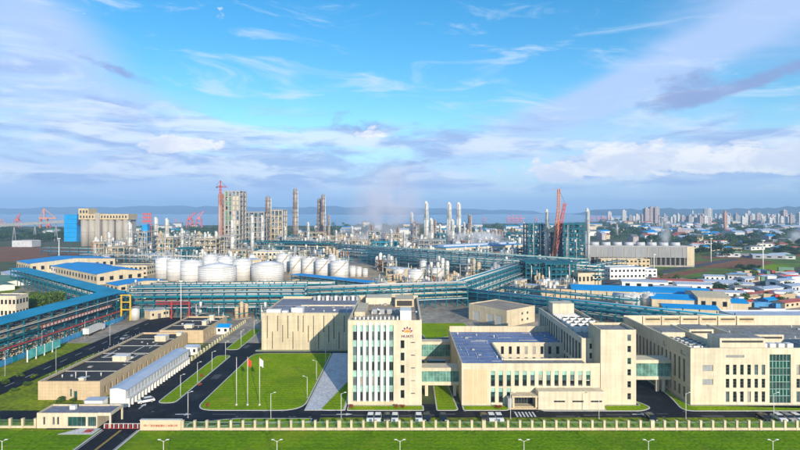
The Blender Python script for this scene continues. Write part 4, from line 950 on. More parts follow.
def car_proto(mname, van=False):
    t = thing('parked_car', 'car', 'car')
    L, w = 4.5, 1.8; b = MB()
    prof = [(-2.25, 0.35), (-2.2, 0.85), (-1.3, 0.98), (0, 1.0), (1.9, 1.0), (2.22, 0.8), (2.25, 0.35)]
    if van: prof = [(-2.25, 0.35), (-2.2, 0.95), (-1.5, 1.1), (0, 1.1), (2.1, 1.1), (2.25, 0.9), (2.25, 0.35)]
    for (xa, za), (xb, zb) in zip(prof, prof[1:]): b.quad((xa, -w / 2, za), (xa, w / 2, za), (xb, w / 2, zb), (xb, -w / 2, zb))
    b.quad(*[(x, -w / 2, z) for x, z in prof]); b.quad(*[(x, w / 2, z) for x, z in prof][::-1]); b.quad((-2.25, -w / 2, .35), (2.25, -w / 2, .35), (2.25, w / 2, .35), (-2.25, w / 2, .35))
    b.build('body', t, mname)
    top = 1.75 if van else 1.48; c = MB(); lo = [(-1.25, -0.86), (1.95, -0.86), (1.95, 0.86), (-1.25, 0.86)]; hi = [(-0.45, -0.68), (1.35, -0.68), (1.35, 0.68), (-0.45, 0.68)]
    for i in range(4): j = (i + 1) % 4; c.quad((*lo[i], 0.99), (*lo[j], 0.99), (*hi[j], top - 0.05), (*hi[i], top - 0.05))
    c.build('windows', t, 'glass_dark')
    r = MB(); r.box(-0.5, 1.4, -0.71, 0.71, top - 0.05, top); r.build('roof', t, mname)
    for x in (-1.4, 1.4):
        for y in (-0.82, 0.82):
            q = hcyl('wheel', t, (x, y - 0.1, 0.33), (x, y + 0.1, 0.33), 0.33, 'tyre', 12)
            h_ = bpy.data.objects.new('hub', cyl_mesh(0.18, 0.18, 0.22, 8, 'pipe_silver')); COL.objects.link(h_); h_.parent = q
    for y in (-0.6, 0.6): box('headlight', t, -2.27, -2.18, y - 0.2, y + 0.2, 0.62, 0.78, 'lamp_lens'); box('tail_light', t, 2.2, 2.28, y - 0.2, y + 0.2, 0.65, 0.8, 'red_paint')
    return t
protos = {}
def car(kind, x, y, ang, label, group='parked cars'):
    if kind not in protos: o = protos[kind] = car_proto(kind)
    else: o = copy_tree(protos[kind])
    o.location = (x, y, 0.04); o.rotation_euler = (0, 0, ang); o['label'] = label; o['group'] = group
cars = [(370.5, 'car_white', 'white car parked below the fins, leftmost of the front row'), (378, 'car_white', 'white car parked second from left in the front row'), (387, 'car_black', 'black car between white cars below the emblem tower'), (395, 'car_white', 'white car right of the black one below the emblem tower'),
        (418.7, 'car_white', 'white car alone near the first bridge'), (427, 'car_black', 'black car beside the white one near the first bridge'), (443, 'car_black', 'black car right of the first bridge opening'),
        (484, 'car_black', 'black car left of two white ones before the glass strips'), (491.5, 'car_white', 'white car in the middle of three before the glass strips'), (499, 'car_white', 'white car on the right of three before the glass strips'),
        (651, 'car_black', 'black car alone before the right road opening'), (764, 'car_black', 'black car left of white ones at the far right'), (779, 'car_white', 'white car beside the black one at the far right'), (788, 'car_silver', 'silver car between white ones at the far right'), (797, 'car_white', 'white car cut by the right edge of the photo')]
for px, k, l in cars: car(k, XA(px, 140.5), 140.5, R(90) + random.uniform(-.04, .04), l)
for px, py, k, l, a in ((98, 327.5, 'car_white', 'white car on the works road by the teal rack', 92), (125, 339, 'car_silver', 'silver car parked beside the long workshop roof', 88), (94, 331, 'car_silver', 'silver car behind the white one on the works road', 90), (146, 402.5, 'car_white', 'white car turning by the gate sign wall', 35)):
    x, y = G(px, py); car(k, x, y, R(a), l, 'cars on the roads')

def leaf_blob(n, rx, rz, s, seed):
    rr = random.Random(seed); b = MB()
    lobes = [(rr.uniform(-.5, .5) * rx, rr.uniform(-.5, .5) * rx, rr.uniform(-.35, .45) * rz, rr.uniform(.4, .68)) for _ in range(7)]
    for i in range(n):
        lx, ly, lz, k = rr.choice(lobes)
        d = Vector((rr.gauss(0, 1), rr.gauss(0, 1), rr.gauss(0, 1))).normalized() * (rr.random() ** 0.4)
        p = Vector((lx + d.x * rx * k, ly + d.y * rx * k, lz + d.z * rz * k))
        u = Vector((rr.gauss(0, 1), rr.gauss(0, 1), rr.gauss(0, .6))).normalized() * s * rr.uniform(.6, 1.3); v = u.cross(Vector((rr.gauss(0, 1), rr.gauss(0, 1), rr.gauss(0, 1)))).normalized() * s * rr.uniform(.5, 1)
        b.quad(p - u, p - v * 0.8, p + u, p + v)
    return b
CROWN = {}
def crown_mesh(k, m, n=420):
    if (k, m) not in CROWN: b = leaf_blob(n, 1.0, 1.0, 0.16, 40 + k); CROWN[(k, m)] = mk('crown', b.v, b.f, m)
    return CROWN[(k, m)]
TRUNK = None
def tree(label, x, y, h, r, group, m='leaf_dark', name='tree', trunk=True, z=0.0):
    global TRUNK
    t = thing(name, label, 'tree' if trunk else 'shrub', (x, y, z), random.uniform(0, 6.28), group)
    if trunk:
        if TRUNK is None:
            b = MB(); b.tube(0, 0, 0, 0.5, 0.05, 0.03, 7)
            for a in (0.3, 2.3, 4.4): b.bar((0, 0, 0.42), (0.25 * math.cos(a), 0.25 * math.sin(a), 0.75), 0.03)
            TRUNK = mk('trunk', b.v, b.f, 'bark')
        o = put('trunk', t, TRUNK, (0, 0, 0)); o.scale = (h, h, h)
        c = put('crown', t, crown_mesh(random.randrange(5), m), (0, 0, h * 0.62)); c.scale = (r, r, h * 0.42)
    else:
        c = put('foliage', t, crown_mesh(random.randrange(5), m), (0, 0, h * 0.45)); c.scale = (r, r, h * 0.5)
        b = MB(); b.tube(0, 0, 0, h * 0.4, 0.05, 0.03, 6); b.build('stem', t, 'bark')
    return t
for px, py, m, l in ((200, 386, 'leaf_red', 'small red-leaved shrub on the near grass median'), (202, 377, 'leaf_red', 'tiny reddish shrub farther along the near grass median'), (207, 407, 'leaf_red', 'orange-red shrub at the front left of the flagpole lawn'),
                     (397, 408, 'leaf_red', 'red flower bed shrub at the foot of the emblem wall'), (402, 408, 'leaf_red', 'red shrub right of its twin at the emblem wall'), (351, 408, 'leaf_red', 'brownish shrub at the left corner of the emblem tower'),
                     (496, 408.5, 'leaf_red', 'reddish shrub before the glass strips left of the porch'), (499.5, 408.5, 'leaf_red', 'second reddish shrub left of the porch, nearer it'), (537, 405.5, 'leaf_red', 'small reddish shrub right of the porch')):
    x, y = G(px, py); tree(l, x, y, 1.1, 0.75, 'red shrubs in the lawns', m, 'shrub', False, 0.1)
for i in range(46):
    if i % 12 == 8: continue
    tree('small dark round shrub just behind the front fence', -53.5 + i * 3.03, 135.9, 0.9, 0.42, 'small shrubs behind the front fence', 'leaf', 'shrub', False, 0.1)
for px, py, r in ((317, 363, 2.0), (322, 366, 1.8), (320, 359, 2.2), (346, 362, 1.4)):
    pass
for i, (px, py) in enumerate(((14, 392), (27, 386), (6, 384), (34, 378), (20, 377), (60, 403), (74, 402), (90, 403))):
    x, y = G(px, py); tree('low green bush on the rough grass behind the gatehouse', x, y, 1.4 + 0.4 * (i % 3), 1.3, 'bushes behind the gatehouse', 'leaf', 'bush', False)
# ================================================================== PIPE RACKS
def rack(label, p0, p1, w, levels, bay=9.0, top=None, roof=None, m='teal', pm=('pipe_silver', 'teal', 'pipe_silver', 'teal_light'), npipe=5, tray=True, seed=1, stub=1.6, ground_pipes=False):
    """steel rack: columns, cross beams, long beams and the pipes and trays it carries"""
    rr = random.Random(seed)
    p0 = Vector((*p0, 0)); p1 = Vector((*p1, 0)); d = p1 - p0; L = d.length; n = max(2, round(L / bay)); b_ = L / n
    pm = ('teal', 'teal_light', 'teal', 'teal_light', 'pipe_silver', 'frame_cream', 'pipe_silver', 'teal_roof', 'steel_grey')
    t = thing('pipe_rack', label, 'pipe rack', p0, math.atan2(d.y, d.x), 'pipe racks of the plant')
    zt = (top or levels[-1] + stub)
    for i in range(n + 1):
        for y in (-w / 2, w / 2): box('column', t, i * b_ - 0.22, i * b_ + 0.22, y - 0.22, y + 0.22, 0, zt, m)
        for z in levels: box('cross_beam', t, i * b_ - 0.18, i * b_ + 0.18, -w / 2 + 0.23, w / 2 - 0.23, z - 0.5, z - 0.02, m)
    for z in levels:
        for y in (-w / 2, w / 2): box('long_beam', t, 0.23, L - 0.23, y - 0.12, y + 0.12, z - 0.42, z - 0.02, m)
        for k in range(npipe):
            r_ = rr.choice((0.12, 0.16, 0.22, 0.3)); y = -w / 2 + 0.7 + (w - 1.4) * k / max(1, npipe - 1)
            hcyl('pipe', t, (-0.5, y, z + r_), (L + 0.5, y, z + r_), r_, rr.choice(pm), 8)
        if tray:
            for y in (-w / 2 - 0.42, w / 2 + 0.42): box('cable_tray', t, 0, L, y - 0.25, y + 0.25, z - 0.16, z + 0.1, rr.choice(('teal_light', m, 'pipe_silver', m)))
    for i in range(n):
        if i % 3 == 1:
            for y in (-w / 2, w / 2):
                for a_, c_ in ((0.2, b_ - 0.2), (b_ - 0.2, 0.2)): br = MB(); br.bar((i * b_ + a_, y, 0.3), (i * b_ + c_, y, levels[0] - 0.7), 0.2); br.build('brace', t, m)
        elif i % 3 == 0 and len(levels) > 1:
            for y in (-w / 2, w / 2): br = MB(); br.bar((i * b_ + 0.2, y, levels[-2] + 0.1), ((i + 1) * b_ - 0.2, y, levels[-1] - 0.7), 0.18); br.build('brace', t, m)
    if roof:
        for i in range(n):
            box('roof_panel', t, i * b_ + 0.02, (i + 1) * b_ - 0.02, -w / 2 - 0.9, w / 2 + 0.9, zt + 0.002, zt + 0.22 + 0.02 * (i % 2), roof)
    return t
# left rack, running away from the camera along the works road
lr = rack('covered teal pipe rack with slogan board beside the works road at left', (-152, 150), (-147.5, 274), 10, [4.5, 8.0, 11.2], 8.0, 14.0, 'teal_roof', npipe=6, seed=2)
box('red_pipe_bridge', lr, 0, 124, -6.0, -5.6, 4.6, 5.1, 'red_paint')
sb = box('slogan_board', lr, 62, 110, -6.2, -6.0, 8.3, 9.5, 'sign_red')
for i in range(21):
    b = MB(); xx = 63 + i * 2.2; b.box(xx, xx + 1.3, -6.28, -6.21, 8.45, 8.62); b.box(xx + 0.1, xx + 0.3, -6.28, -6.21, 8.63, 9.35); b.box(xx + 0.9, xx + 1.1, -6.28, -6.21, 8.63, 9.35); b.box(xx + 0.31, xx + 0.89, -6.28, -6.21, 8.95, 9.1); b.build('board_glyph', sb, 'white_paint')
rack('covered teal pipe rack slanting back towards the blue-roofed warehouses', G(18, 283), (-146, 277), 9, [4.5, 8.5], 9.0, 11.5, 'teal_roof', npipe=5, seed=3)
rack('wide teal pipe rack in front of the white tanks', (-141, 281), (-52, 286), 12, [4.5, 7.5, 10.5, 13, 15.2], 6.0, 16.5, None, npipe=8, seed=4)
rack('second teal pipe rack close behind the one before the tanks', (-141, 303), (-40, 308), 9, [5, 8, 11, 13.5], 7.0, 14.5, None, npipe=7, seed=5)
rack('teal pipe rack behind the slotted hall and emblem tower', (-52, 289), (36, 312), 10, [5, 8, 11, 13], 6.5, 14, None, npipe=8, seed=6)
rack('covered blue-topped rack behind the slotted hall', G(296, 289), G(372, 299), 8, [5, 8.5], 9.0, 10.5, 'roof_bright_blue', npipe=4, seed=7)
rack('long dark teal rack slanting forward behind the tall wing', (34, 316), (172, 212), 9, [3.6, 6.2, 8.6], 7.0, 9.8, None, npipe=9, seed=8)
rack('teal rack parallel to and behind the tall wing rack', (60, 322), (122, 276), 8, [5, 9], 9, 11, None, npipe=5, seed=9)
rack('great dark teal rack crossing the plant behind the small tanks', (-165, 716), (150, 440), 16, [5, 8.5, 12, 15], 10.0, 16, None, npipe=11, seed=10)
rack('middle teal rack crossing the plant in front of the great rack', (-40, 560), (148, 398), 12, [4.5, 7.5, 10.5, 13.5], 9.0, 14.5, None, npipe=9, seed=12)
rack('teal rack joining the tank rack to the great rack', (36, 318), (96, 430), 10, [4, 7, 10, 13], 8.0, 14, None, npipe=8, seed=13)
rack('low teal rack behind the round tanks at left', (-335, 560), (-160, 520), 10, [6, 10], 14.0, 12, None, npipe=5, seed=14)
rack('far teal rack below the tall frames', (-300, 700), (-80, 640), 12, [7, 12, 16], 16.0, 18, 'teal', npipe=5, seed=15)
rack('far teal rack left of the silos foot', (-430, 640), (-300, 610), 10, [7, 11], 14.0, 13, None, npipe=4, seed=16)
rack('low teal rack running right past the cream control building', (150, 440), (205, 500), 9, [5, 9], 11.0, 10.5, None, npipe=5, seed=17)
t = thing('gantry', 'yellow pipe gantry standing over the left rack corner', 'gantry', (-141.5, 268, 0))
for x in (0, 4.5): box('leg', t, x - 0.3, x + 0.3, -0.3, 0.3, 0, 12.5, 'yellow_paint')
for z in (5.2, 9.0, 12.5): box('beam', t, -0.3, 4.8, -0.35, 0.35, z, z + 0.5, 'yellow_paint')
t = thing('red_gantry', 'red pipe gantry right of the yellow one', 'gantry', (-118, 272, 0))
for x in (0, 9): box('leg', t, x - 0.25, x + 0.25, -0.25, 0.25, 0, 8.5, 'red_paint')
for z in (7.4, 8.5): box('beam', t, -8, 9.3, -0.3, 0.3, z, z + 0.4, 'red_paint')
box('base_box', t, 8, 12, -1, 1, 0, 1.6, 'red_paint')
# works-road fence of blue panels
t = thing('panel_fence', 'blue panel fence along the foot of the left pipe rack', 'fence')
for i in range(40):
    y = 152 + i * 2.9; x = -141.6 + i * 0.03
    q = box('panel', t, x - 0.05, x + 0.05, y, y + 2.84, 0.25, 2.4, 'fence_blue' if i % 7 else 'teal_light')
    box('post', t, x - 0.08, x + 0.08, y - 0.05, y + 0.0, 0, 2.6, 'fence_blue')
t = thing('billboard', 'long cyan notice board on posts beside the works road', 'notice board')
for i in range(4):
    box('panel', t, -136.6, -136.4, 194 + i * 4.6, 198.5 + i * 4.6, 1.0, 4.2, 'banner_cyan'); box('post', t, -136.7, -136.3, 193.7 + i * 4.6, 193.99 + i * 4.6, 0, 4.4, 'white_paint')
t = thing('tank_trailer', 'white trailer parked behind the blue panel fence', 'trailer', (-139, 240, 0), R(93))
box('body', t, -7, 5, -1.25, 1.25, 1.1, 3.6, 'white_paint'); box('cab', t, 5.3, 7.4, -1.2, 1.2, 0.6, 2.9, 'white_paint')
for x in (-5.5, -4.2, 6.2):
    for y in (-1.05, 1.05): hcyl('wheel', t, (x, y - .15, .5), (x, y + .15, .5), .5, 'tyre', 10)

# ================================================================== STORAGE TANKS
def tank(label, x, y, d, h, dome=0.10, m='tank_white', stair=True, bands=7, group='white storage tanks', name='storage_tank', rm='tank_roof', a0=-2.4):
    t = thing(name, label, 'tank', (x, y, 0), 0, group); r = d / 2
    cyl('foundation', t, 0, 0, 0, 0.4, r + 0.5, 'concrete', seg=36); cyl('shell', t, 0, 0, 0.4, h, r, m, seg=40)
    cyl('roof', t, 0, 0, h + 0.002, h + d * dome, r * 0.995, rm, r * 0.12, seg=40)
    for k in range(1, bands + 1):
        z = 0.4 + (h - 0.4) * k / (bands + 0.3)
        ring = MB(); N = 40
        for i in range(N):
            a, b2 = 2 * math.pi * i / N, 2 * math.pi * (i + 1) / N
            q = [((r + 0.14) * math.cos(w), (r + 0.14) * math.sin(w)) for w in (a, b2)]; q2 = [((r - .01) * math.cos(w), (r - .01) * math.sin(w)) for w in (a, b2)]
            ring.quad((*q[0], z), (*q[1], z), (*q[1], z + 0.16), (*q[0], z + 0.16)); ring.quad((*q[0], z + 0.16), (*q[1], z + 0.16), (*q2[1], z + 0.16), (*q2[0], z + 0.16)); ring.quad((*q2[0], z), (*q2[1], z), (*q[1], z), (*q[0], z))
        ring.build('stiffening_ring', t, 'ring_grey')
    if stair:
        st = MB(); N = 26; span = min(1.9, 1.3 * h / r)
        for i in range(N):
            a, b2 = a0 + span * i / N, a0 + span * (i + 1) / N; z = 0.4 + (h - 0.2) * i / N
            for w, rr_ in (((a + b2) / 2, r + 0.55),): st.box(rr_ * math.cos(w) - 0.45, rr_ * math.cos(w) + 0.45, rr_ * math.sin(w) - 0.45, rr_ * math.sin(w) + 0.45, z, z + 0.22)
            if i % 2 == 0: st.box((r + 0.95) * math.cos(a) - 0.05, (r + 0.95) * math.cos(a) + 0.05, (r + .95) * math.sin(a) - .05, (r + .95) * math.sin(a) + .05, z, z + 1.2)
        st.build('stairway', t, 'frame_cream')
    rl = MB(); N = 32
    for i in range(N):
        a, b2 = 2 * math.pi * i / N, 2 * math.pi * (i + 1) / N
        rl.bar((r * math.cos(a), r * math.sin(a), h + 1.0), (r * math.cos(b2), r * math.sin(b2), h + 1.0), 0.08); rl.bar((r * math.cos(a), r * math.sin(a), h), (r * math.cos(a), r * math.sin(a), h + 1.0), 0.06)
    rl.build('guard_rail', t, 'white_paint'); v = cyl('roof_vent', t, 0, 0, h + d * dome, h + d * dome + 0.9, 0.4, 'white_paint', seg=8)
    for i in range(4): cyl('nozzle', t, (r - 1.6) * math.cos(i * 1.6), (r - 1.6) * math.sin(i * 1.6), h, h + 1.2, 0.25, 'white_paint', seg=8)
    return t
TK = [(160.5, 279, 17, 259, 'leftmost tall white tank, at the end of the left row'), (172, 281, 17, 260.5, 'tall white tank second from the left end'), (187.5, 284.5, 21.5, 262, 'tall white tank third from the left, beside the widest tank'),
      (211, 286.5, 38, 268, 'widest low white tank with pale dome at the front'), (263.5, 283.3, 33, 265.5, 'wide low white tank right of the widest one'), (239.5, 281, 18.5, 260.5, 'tall white tank standing between the two wide low tanks'),
      (223, 277, 16, 258, 'tall white tank peeping behind the left wide tank, right one'), (208, 274.5, 14.5, 256, 'tall white tank peeping behind the left wide tank, left one'),
      (282, 272, 14, 255, 'white tank with diagonal stair, first of the row of five'), (295.3, 275, 14, 257.5, 'white tank with diagonal stair, second of the row of five'), (307.5, 276, 14, 259, 'white tank with diagonal stair, third of the row of five'), (321.7, 277.5, 15, 260.5, 'white tank with diagonal stair, fourth of the row of five'), (338.5, 279.7, 18.5, 262, 'white tank with diagonal stair, nearest of the row of five'),
      (399, 279, 12, 270, 'small white tank left in the cluster behind the emblem tower'), (416, 285, 16, 271, 'small white tank front in the cluster behind the emblem tower'), (435.5, 279, 19, 269.5, 'small white tank right in the cluster behind the emblem tower'),
      (352.3, 277, 7, 267.5, 'little white tank next to the row of five'), (358.8, 277, 6, 268.5, 'middle little white tank right of the row of five'), (365, 277.3, 5.5, 270, 'last little white tank right of the row of five')]
for i, (px, py, wpx, ty, l) in enumerate(TK):
    Y = DY(py); d = wpx * Y / F; h = ZA(ty, Y); X = XA(px, Y); tank(l, X, Y + d / 2, d, h, 0.09 if wpx > 25 else 0.07, bands=8 if wpx > 25 else 5, stair=8 <= i <= 15, a0=-2.6 if 8 <= i <= 12 else -2.0)
# bund walls
def bund(label, p, h=1.6, m='stone_tan'):
    t = thing('bund_wall', label, 'wall'); 
    for (xa, ya), (xb, yb) in zip(p, p[1:]):
        b = MB(); d = Vector((xb - xa, yb - ya)); b.bar((xa, ya, h / 2), (xb, yb, h / 2), h); b.build('wall_length', t, m)
bund('low tan bund wall round the wide white tanks', [G(140, 287), G(186, 288.6), G(268, 287.5), G(298, 281)])
bund('low tan bund wall before the cluster of small tanks', [G(362, 287), G(408, 283), G(440, 287)], 2.2)
# pipe stands before small tanks, silver tanks at right
for i, (px, py, wpx, ty) in enumerate(((637, 307, 13, 296), (651.5, 307, 12.5, 295.5))):
    Y = DY(py); tank(('left' if i == 0 else 'right') + ' one of two bare silver tanks by the long blue roof', XA(px, Y), Y + wpx * Y / F / 2, wpx * Y / F, ZA(ty, Y), 0.12, 'pipe_silver', False, 3, 'silver tanks', rm='pipe_silver')
t = thing('horizontal_vessel', 'bare silver lying vessel left of the silver tanks', 'vessel', (*G(624, 306), 0), RZ)
hcyl('shell', t, (-7, 3, 4.0), (7, 3, 4.0), 3.0, 'pipe_silver', 20); box('saddle', t, -5, -4, 1, 5, 0, 2.4, 'concrete'); box('saddle', t, 4, 5, 1, 5, 0, 2.4, 'concrete')

# ================================================================== COLUMNS (tall process towers)
def column(label, px, ty, by, wpx, m='column_silver', plat=6, pm='steel_grey', taper=0.8, name='process_column'):
    Y = DY(by); r = wpx * Y / F / 2; h = ZA(ty, Y); X = XA(px, Y)
    t = thing(name, label, 'column', (X, Y, 0), 0, 'tall columns of the plant')
    cyl('skirt', t, 0, 0, 0, h * 0.12, r * 1.15, 'concrete', r, seg=14)
    cyl('shell', t, 0, 0, h * 0.12, h * 0.62, r, m, seg=16); cyl('shell', t, 0, 0, h * 0.62, h * 0.97, r * taper, m, seg=16); cyl('top_cone', t, 0, 0, h * 0.97, h, r * taper, m, r * 0.3, seg=16)
    for k in range(plat):
        z = h * (0.22 + 0.76 * k / plat); rr = r * (1.0 if z < h * .62 else taper)
        p_ = cyl('platform', t, 0, 0, z, z + 0.35, rr + 1.1, pm, seg=12)
        b = MB()
        for i in range(12):
            a, a2 = i * math.pi / 6, (i + 1) * math.pi / 6; b.bar(((rr + 1.05) * math.cos(a), (rr + 1.05) * math.sin(a), z + 1.4), ((rr + 1.05) * math.cos(a2), (rr + 1.05) * math.sin(a2), z + 1.4), 0.12); b.bar(((rr + 1.05) * math.cos(a), (rr + 1.05) * math.sin(a), z + .3), ((rr + 1.05) * math.cos(a), (rr + 1.05) * math.sin(a), z + 1.4), 0.1)
        b.build('guard_rail', p_, pm)
    b = MB(); b.box(-0.4, 0.4, -r - 1.5, -r - 1.2, 2, h * 0.95); b.build('ladder', t, pm)
    hcyl('overhead_pipe', t, (r * taper + 0.5, 0, h * 0.95), (r + 0.5, 0, 4), max(0.3, r * 0.16), 'pipe_silver')
CL = [(109, 232, 262, 3.2, 'column_silver', 'silver column at the left foot of the grey silos'), (129.6, 222, 259, 3.6, 'column_silver', 'bright silver column before the right end of the silos'), (155.6, 217, 253, 3.6, 'column_silver', 'silver column right of the blue stack'), (166.6, 218, 255, 3.2, 'column_silver', 'slim silver column next to the one by the blue stack'),
      (216, 231, 259, 2.8, 'column_silver', 'short silver column left of the white tanks row'), (232, 220, 260, 3.2, 'column_silver', 'silver column before the green and cream tower'), (243, 192, 247, 4.2, 'column_grey', 'dark grey column just right of the green and cream tower'), (252, 215, 257, 2.8, 'column_silver', 'thin silver column before the concrete frame'),
      (262, 215, 254, 2.6, 'column_silver', 'thin silver column right of the concrete frame'), (268, 196, 244, 5.6, 'column_grey', 'thick grey column amid the concrete frames'), (295.2, 188, 244, 4.6, 'column_grey', 'lone tall brownish column left of centre'), (319, 198, 241, 3.6, 'column_grey', 'left one of the touching pair of tall columns'), (323, 194, 241.5, 4.0, 'column_grey', 'right one of the touching pair of tall columns'), (328.6, 214, 243.5, 2.0, 'column_grey', 'thin stack right of the touching pair'),
      (411.6, 212, 240, 3.0, 'column_silver', 'short silver column left of the centre cluster'), (426, 201, 246, 3.8, 'column_silver', 'tallest silver column left in the centre cluster'), (431, 218, 253, 3.6, 'column_silver', 'bright short column before the tallest centre one'), (434.6, 219, 243, 2.6, 'column_grey', 'small grey column tucked right of the bright short one'),
      (449, 202, 244, 4.0, 'column_silver', 'left of two equal tall columns above the steam'), (452, 219, 248, 3.6, 'column_silver', 'short pale column before the left of two equal columns'), (458.4, 202, 242, 4.0, 'column_silver', 'right of two equal tall columns above the steam'), (469.5, 214, 238, 3.4, 'column_grey', 'short column right of the two equal ones'),
      (546.6, 209, 263, 3.4, 'column_silver', 'cream tall column left of the red crane'), (587.2, 208, 269.5, 3.6, 'column_silver', 'slender white column before the cooling tower block')]
CL += [(372, 224, 246, 2.2, 'column_grey', 'thin dark column left of the centre steam'), (352, 226, 246, 2.2, 'column_silver', 'short thin column behind the row of five tanks'), (391, 229, 252, 2.4, 'column_silver', 'slim silver column behind the cluster of small tanks'), (398, 226, 247, 2.0, 'column_grey', 'thin grey column left of the short centre column'), (404, 231, 254, 2.4, 'column_silver', 'stubby silver column before the small grey frame'), (440, 224, 247, 2.2, 'column_silver', 'slim column between the bright short one and the equal pair'), (464, 222, 243, 2.2, 'column_silver', 'slim column right beside the equal pair'), (480, 226, 244, 2.0, 'column_grey', 'thin grey column left above the arcaded hall'), (496, 229, 246, 2.0, 'column_silver', 'thin silver column above the middle of the arcaded hall'), (512, 227, 246, 2.2, 'column_grey', 'thin grey column right above the arcaded hall'), (524, 222, 256, 2.2, 'column_silver', 'slim silver column left of the teal open frame'), (556, 226, 264, 2.0, 'column_silver', 'thin silver column in front of the red crane'), (182, 228, 257, 2.2, 'column_silver', 'thin silver column before the pink luffing cranes'), (205, 232, 260, 2.2, 'column_silver', 'thin silver column on the tall tan frame'), (285, 226, 249, 2.0, 'column_silver', 'slim column left of the lone tall column'), (308, 222, 246, 2.2, 'column_silver', 'slim column between the lone one and the touching pair'), (336, 230, 249, 2.2, 'column_silver', 'stubby column right of the thin stack')]
for px, ty, by, w, m, l in CL: column(l, px, ty, by, w * 1.15, m, 4 if m == 'column_silver' else 9, 'steel_grey' if m == 'column_silver' else 'rust')

# ================================================================== PROCESS FRAMES
def pframe(label, px0, px1, ty, by, depth, nl, m='frame_cream', nx=3, ny=2, seed=1, fill=0.6, slab='concrete', rz=0.0, clad=None, vm=('pipe_silver', 'column_silver', 'steel_grey', 'teal')):
    rr = random.Random(seed); Y = DY(by); x0 = XA(px0, Y); x1 = XA(px1, Y); h = ZA(ty, Y); w = x1 - x0
    t = thing('process_frame', label, 'process unit', (x0, Y, 0), rz, 'open process frames')
    cw = max(0.35, h * 0.013)
    for i in range(nx + 1):
        for j in range(ny + 1): box('column', t, w * i / nx - cw, w * i / nx + cw, depth * j / ny - cw, depth * j / ny + cw, 0, h, m)
    for k in range(1, nl + 1):
        z = h * k / nl
        fl = box('floor', t, -0.8, w + 0.8, -0.8, depth + 0.8, z - 0.5, z - 0.1, slab)
        b = MB()
        for y in (-0.75, depth + 0.75): b.bar((-0.8, y, z + 1.0), (w + 0.8, y, z + 1.0), 0.14); b.bar((-0.8, y, z + 0.5), (w + 0.8, y, z + 0.5), 0.1)
        for x in (-0.75, w + 0.75): b.bar((x, -0.8, z + 1.0), (x, depth + 0.8, z + 1.0), 0.14)
        b.build('guard_rail', fl, m)
        for y in (0, depth): box('edge_beam', t, cw + 0.01, w - cw - 0.01, y - cw * 0.8, y + cw * 0.8, z - 1.3, z - 0.51, m)
    for k in range(nl):
        z = h * k / nl; dz = h / nl
        for i in range(nx):
            if rr.random() > fill: continue
            x = w * (i + 0.5) / nx; y = depth * rr.uniform(0.12, 0.35)
            ty_ = rr.random(); vmat = rr.choice(vm); rad = min(w / nx * 0.34, dz * 0.34, depth * .3)
            if ty_ < 0.4: cyl('vessel', t, x, y, z, z + dz * 0.8, rad, vmat, seg=12)
            elif ty_ < 0.75: hcyl('drum', t, (x - w / nx * 0.36, y, z + rad + .6), (x + w / nx * 0.36, y, z + rad + .6), rad * 0.8, vmat, 12)
            else: box('skid', t, x - rad, x + rad, y, y + rad * 1.5, z, z + dz * 0.55, vmat)
    for i in range(nx):
        br = MB(); k = rr.randrange(nl); z = h * k / nl; br.bar((w * i / nx, -0.1, z + 0.2), (w * (i + 1) / nx, -0.1, z + h / nl - 0.8), cw * 0.9); br.build('brace', t, m)
    for k in range(3): x = rr.uniform(0.05, 0.95) * w; cyl('riser_pipe', t, x, -1.2, 0.3, h * rr.uniform(0.6, 1.05), 0.3, 'pipe_silver', seg=8)
    if clad:
        for k in range(nl):
            z = h * k / nl
            if k < nl // 3: continue
            for i in range(nx):
                mm = clad[0] if i < nx * 0.45 else clad[1]
                if rr.random() < 0.30 or (i == nx - 1 and rr.random() < .6): continue
                box('cladding_panel', t, w * i / nx + cw + .1, w * (i + 1) / nx - cw - .1, -1.15, -1.0, z + 0.4, z + h / nl - 0.9, mm)
    return t
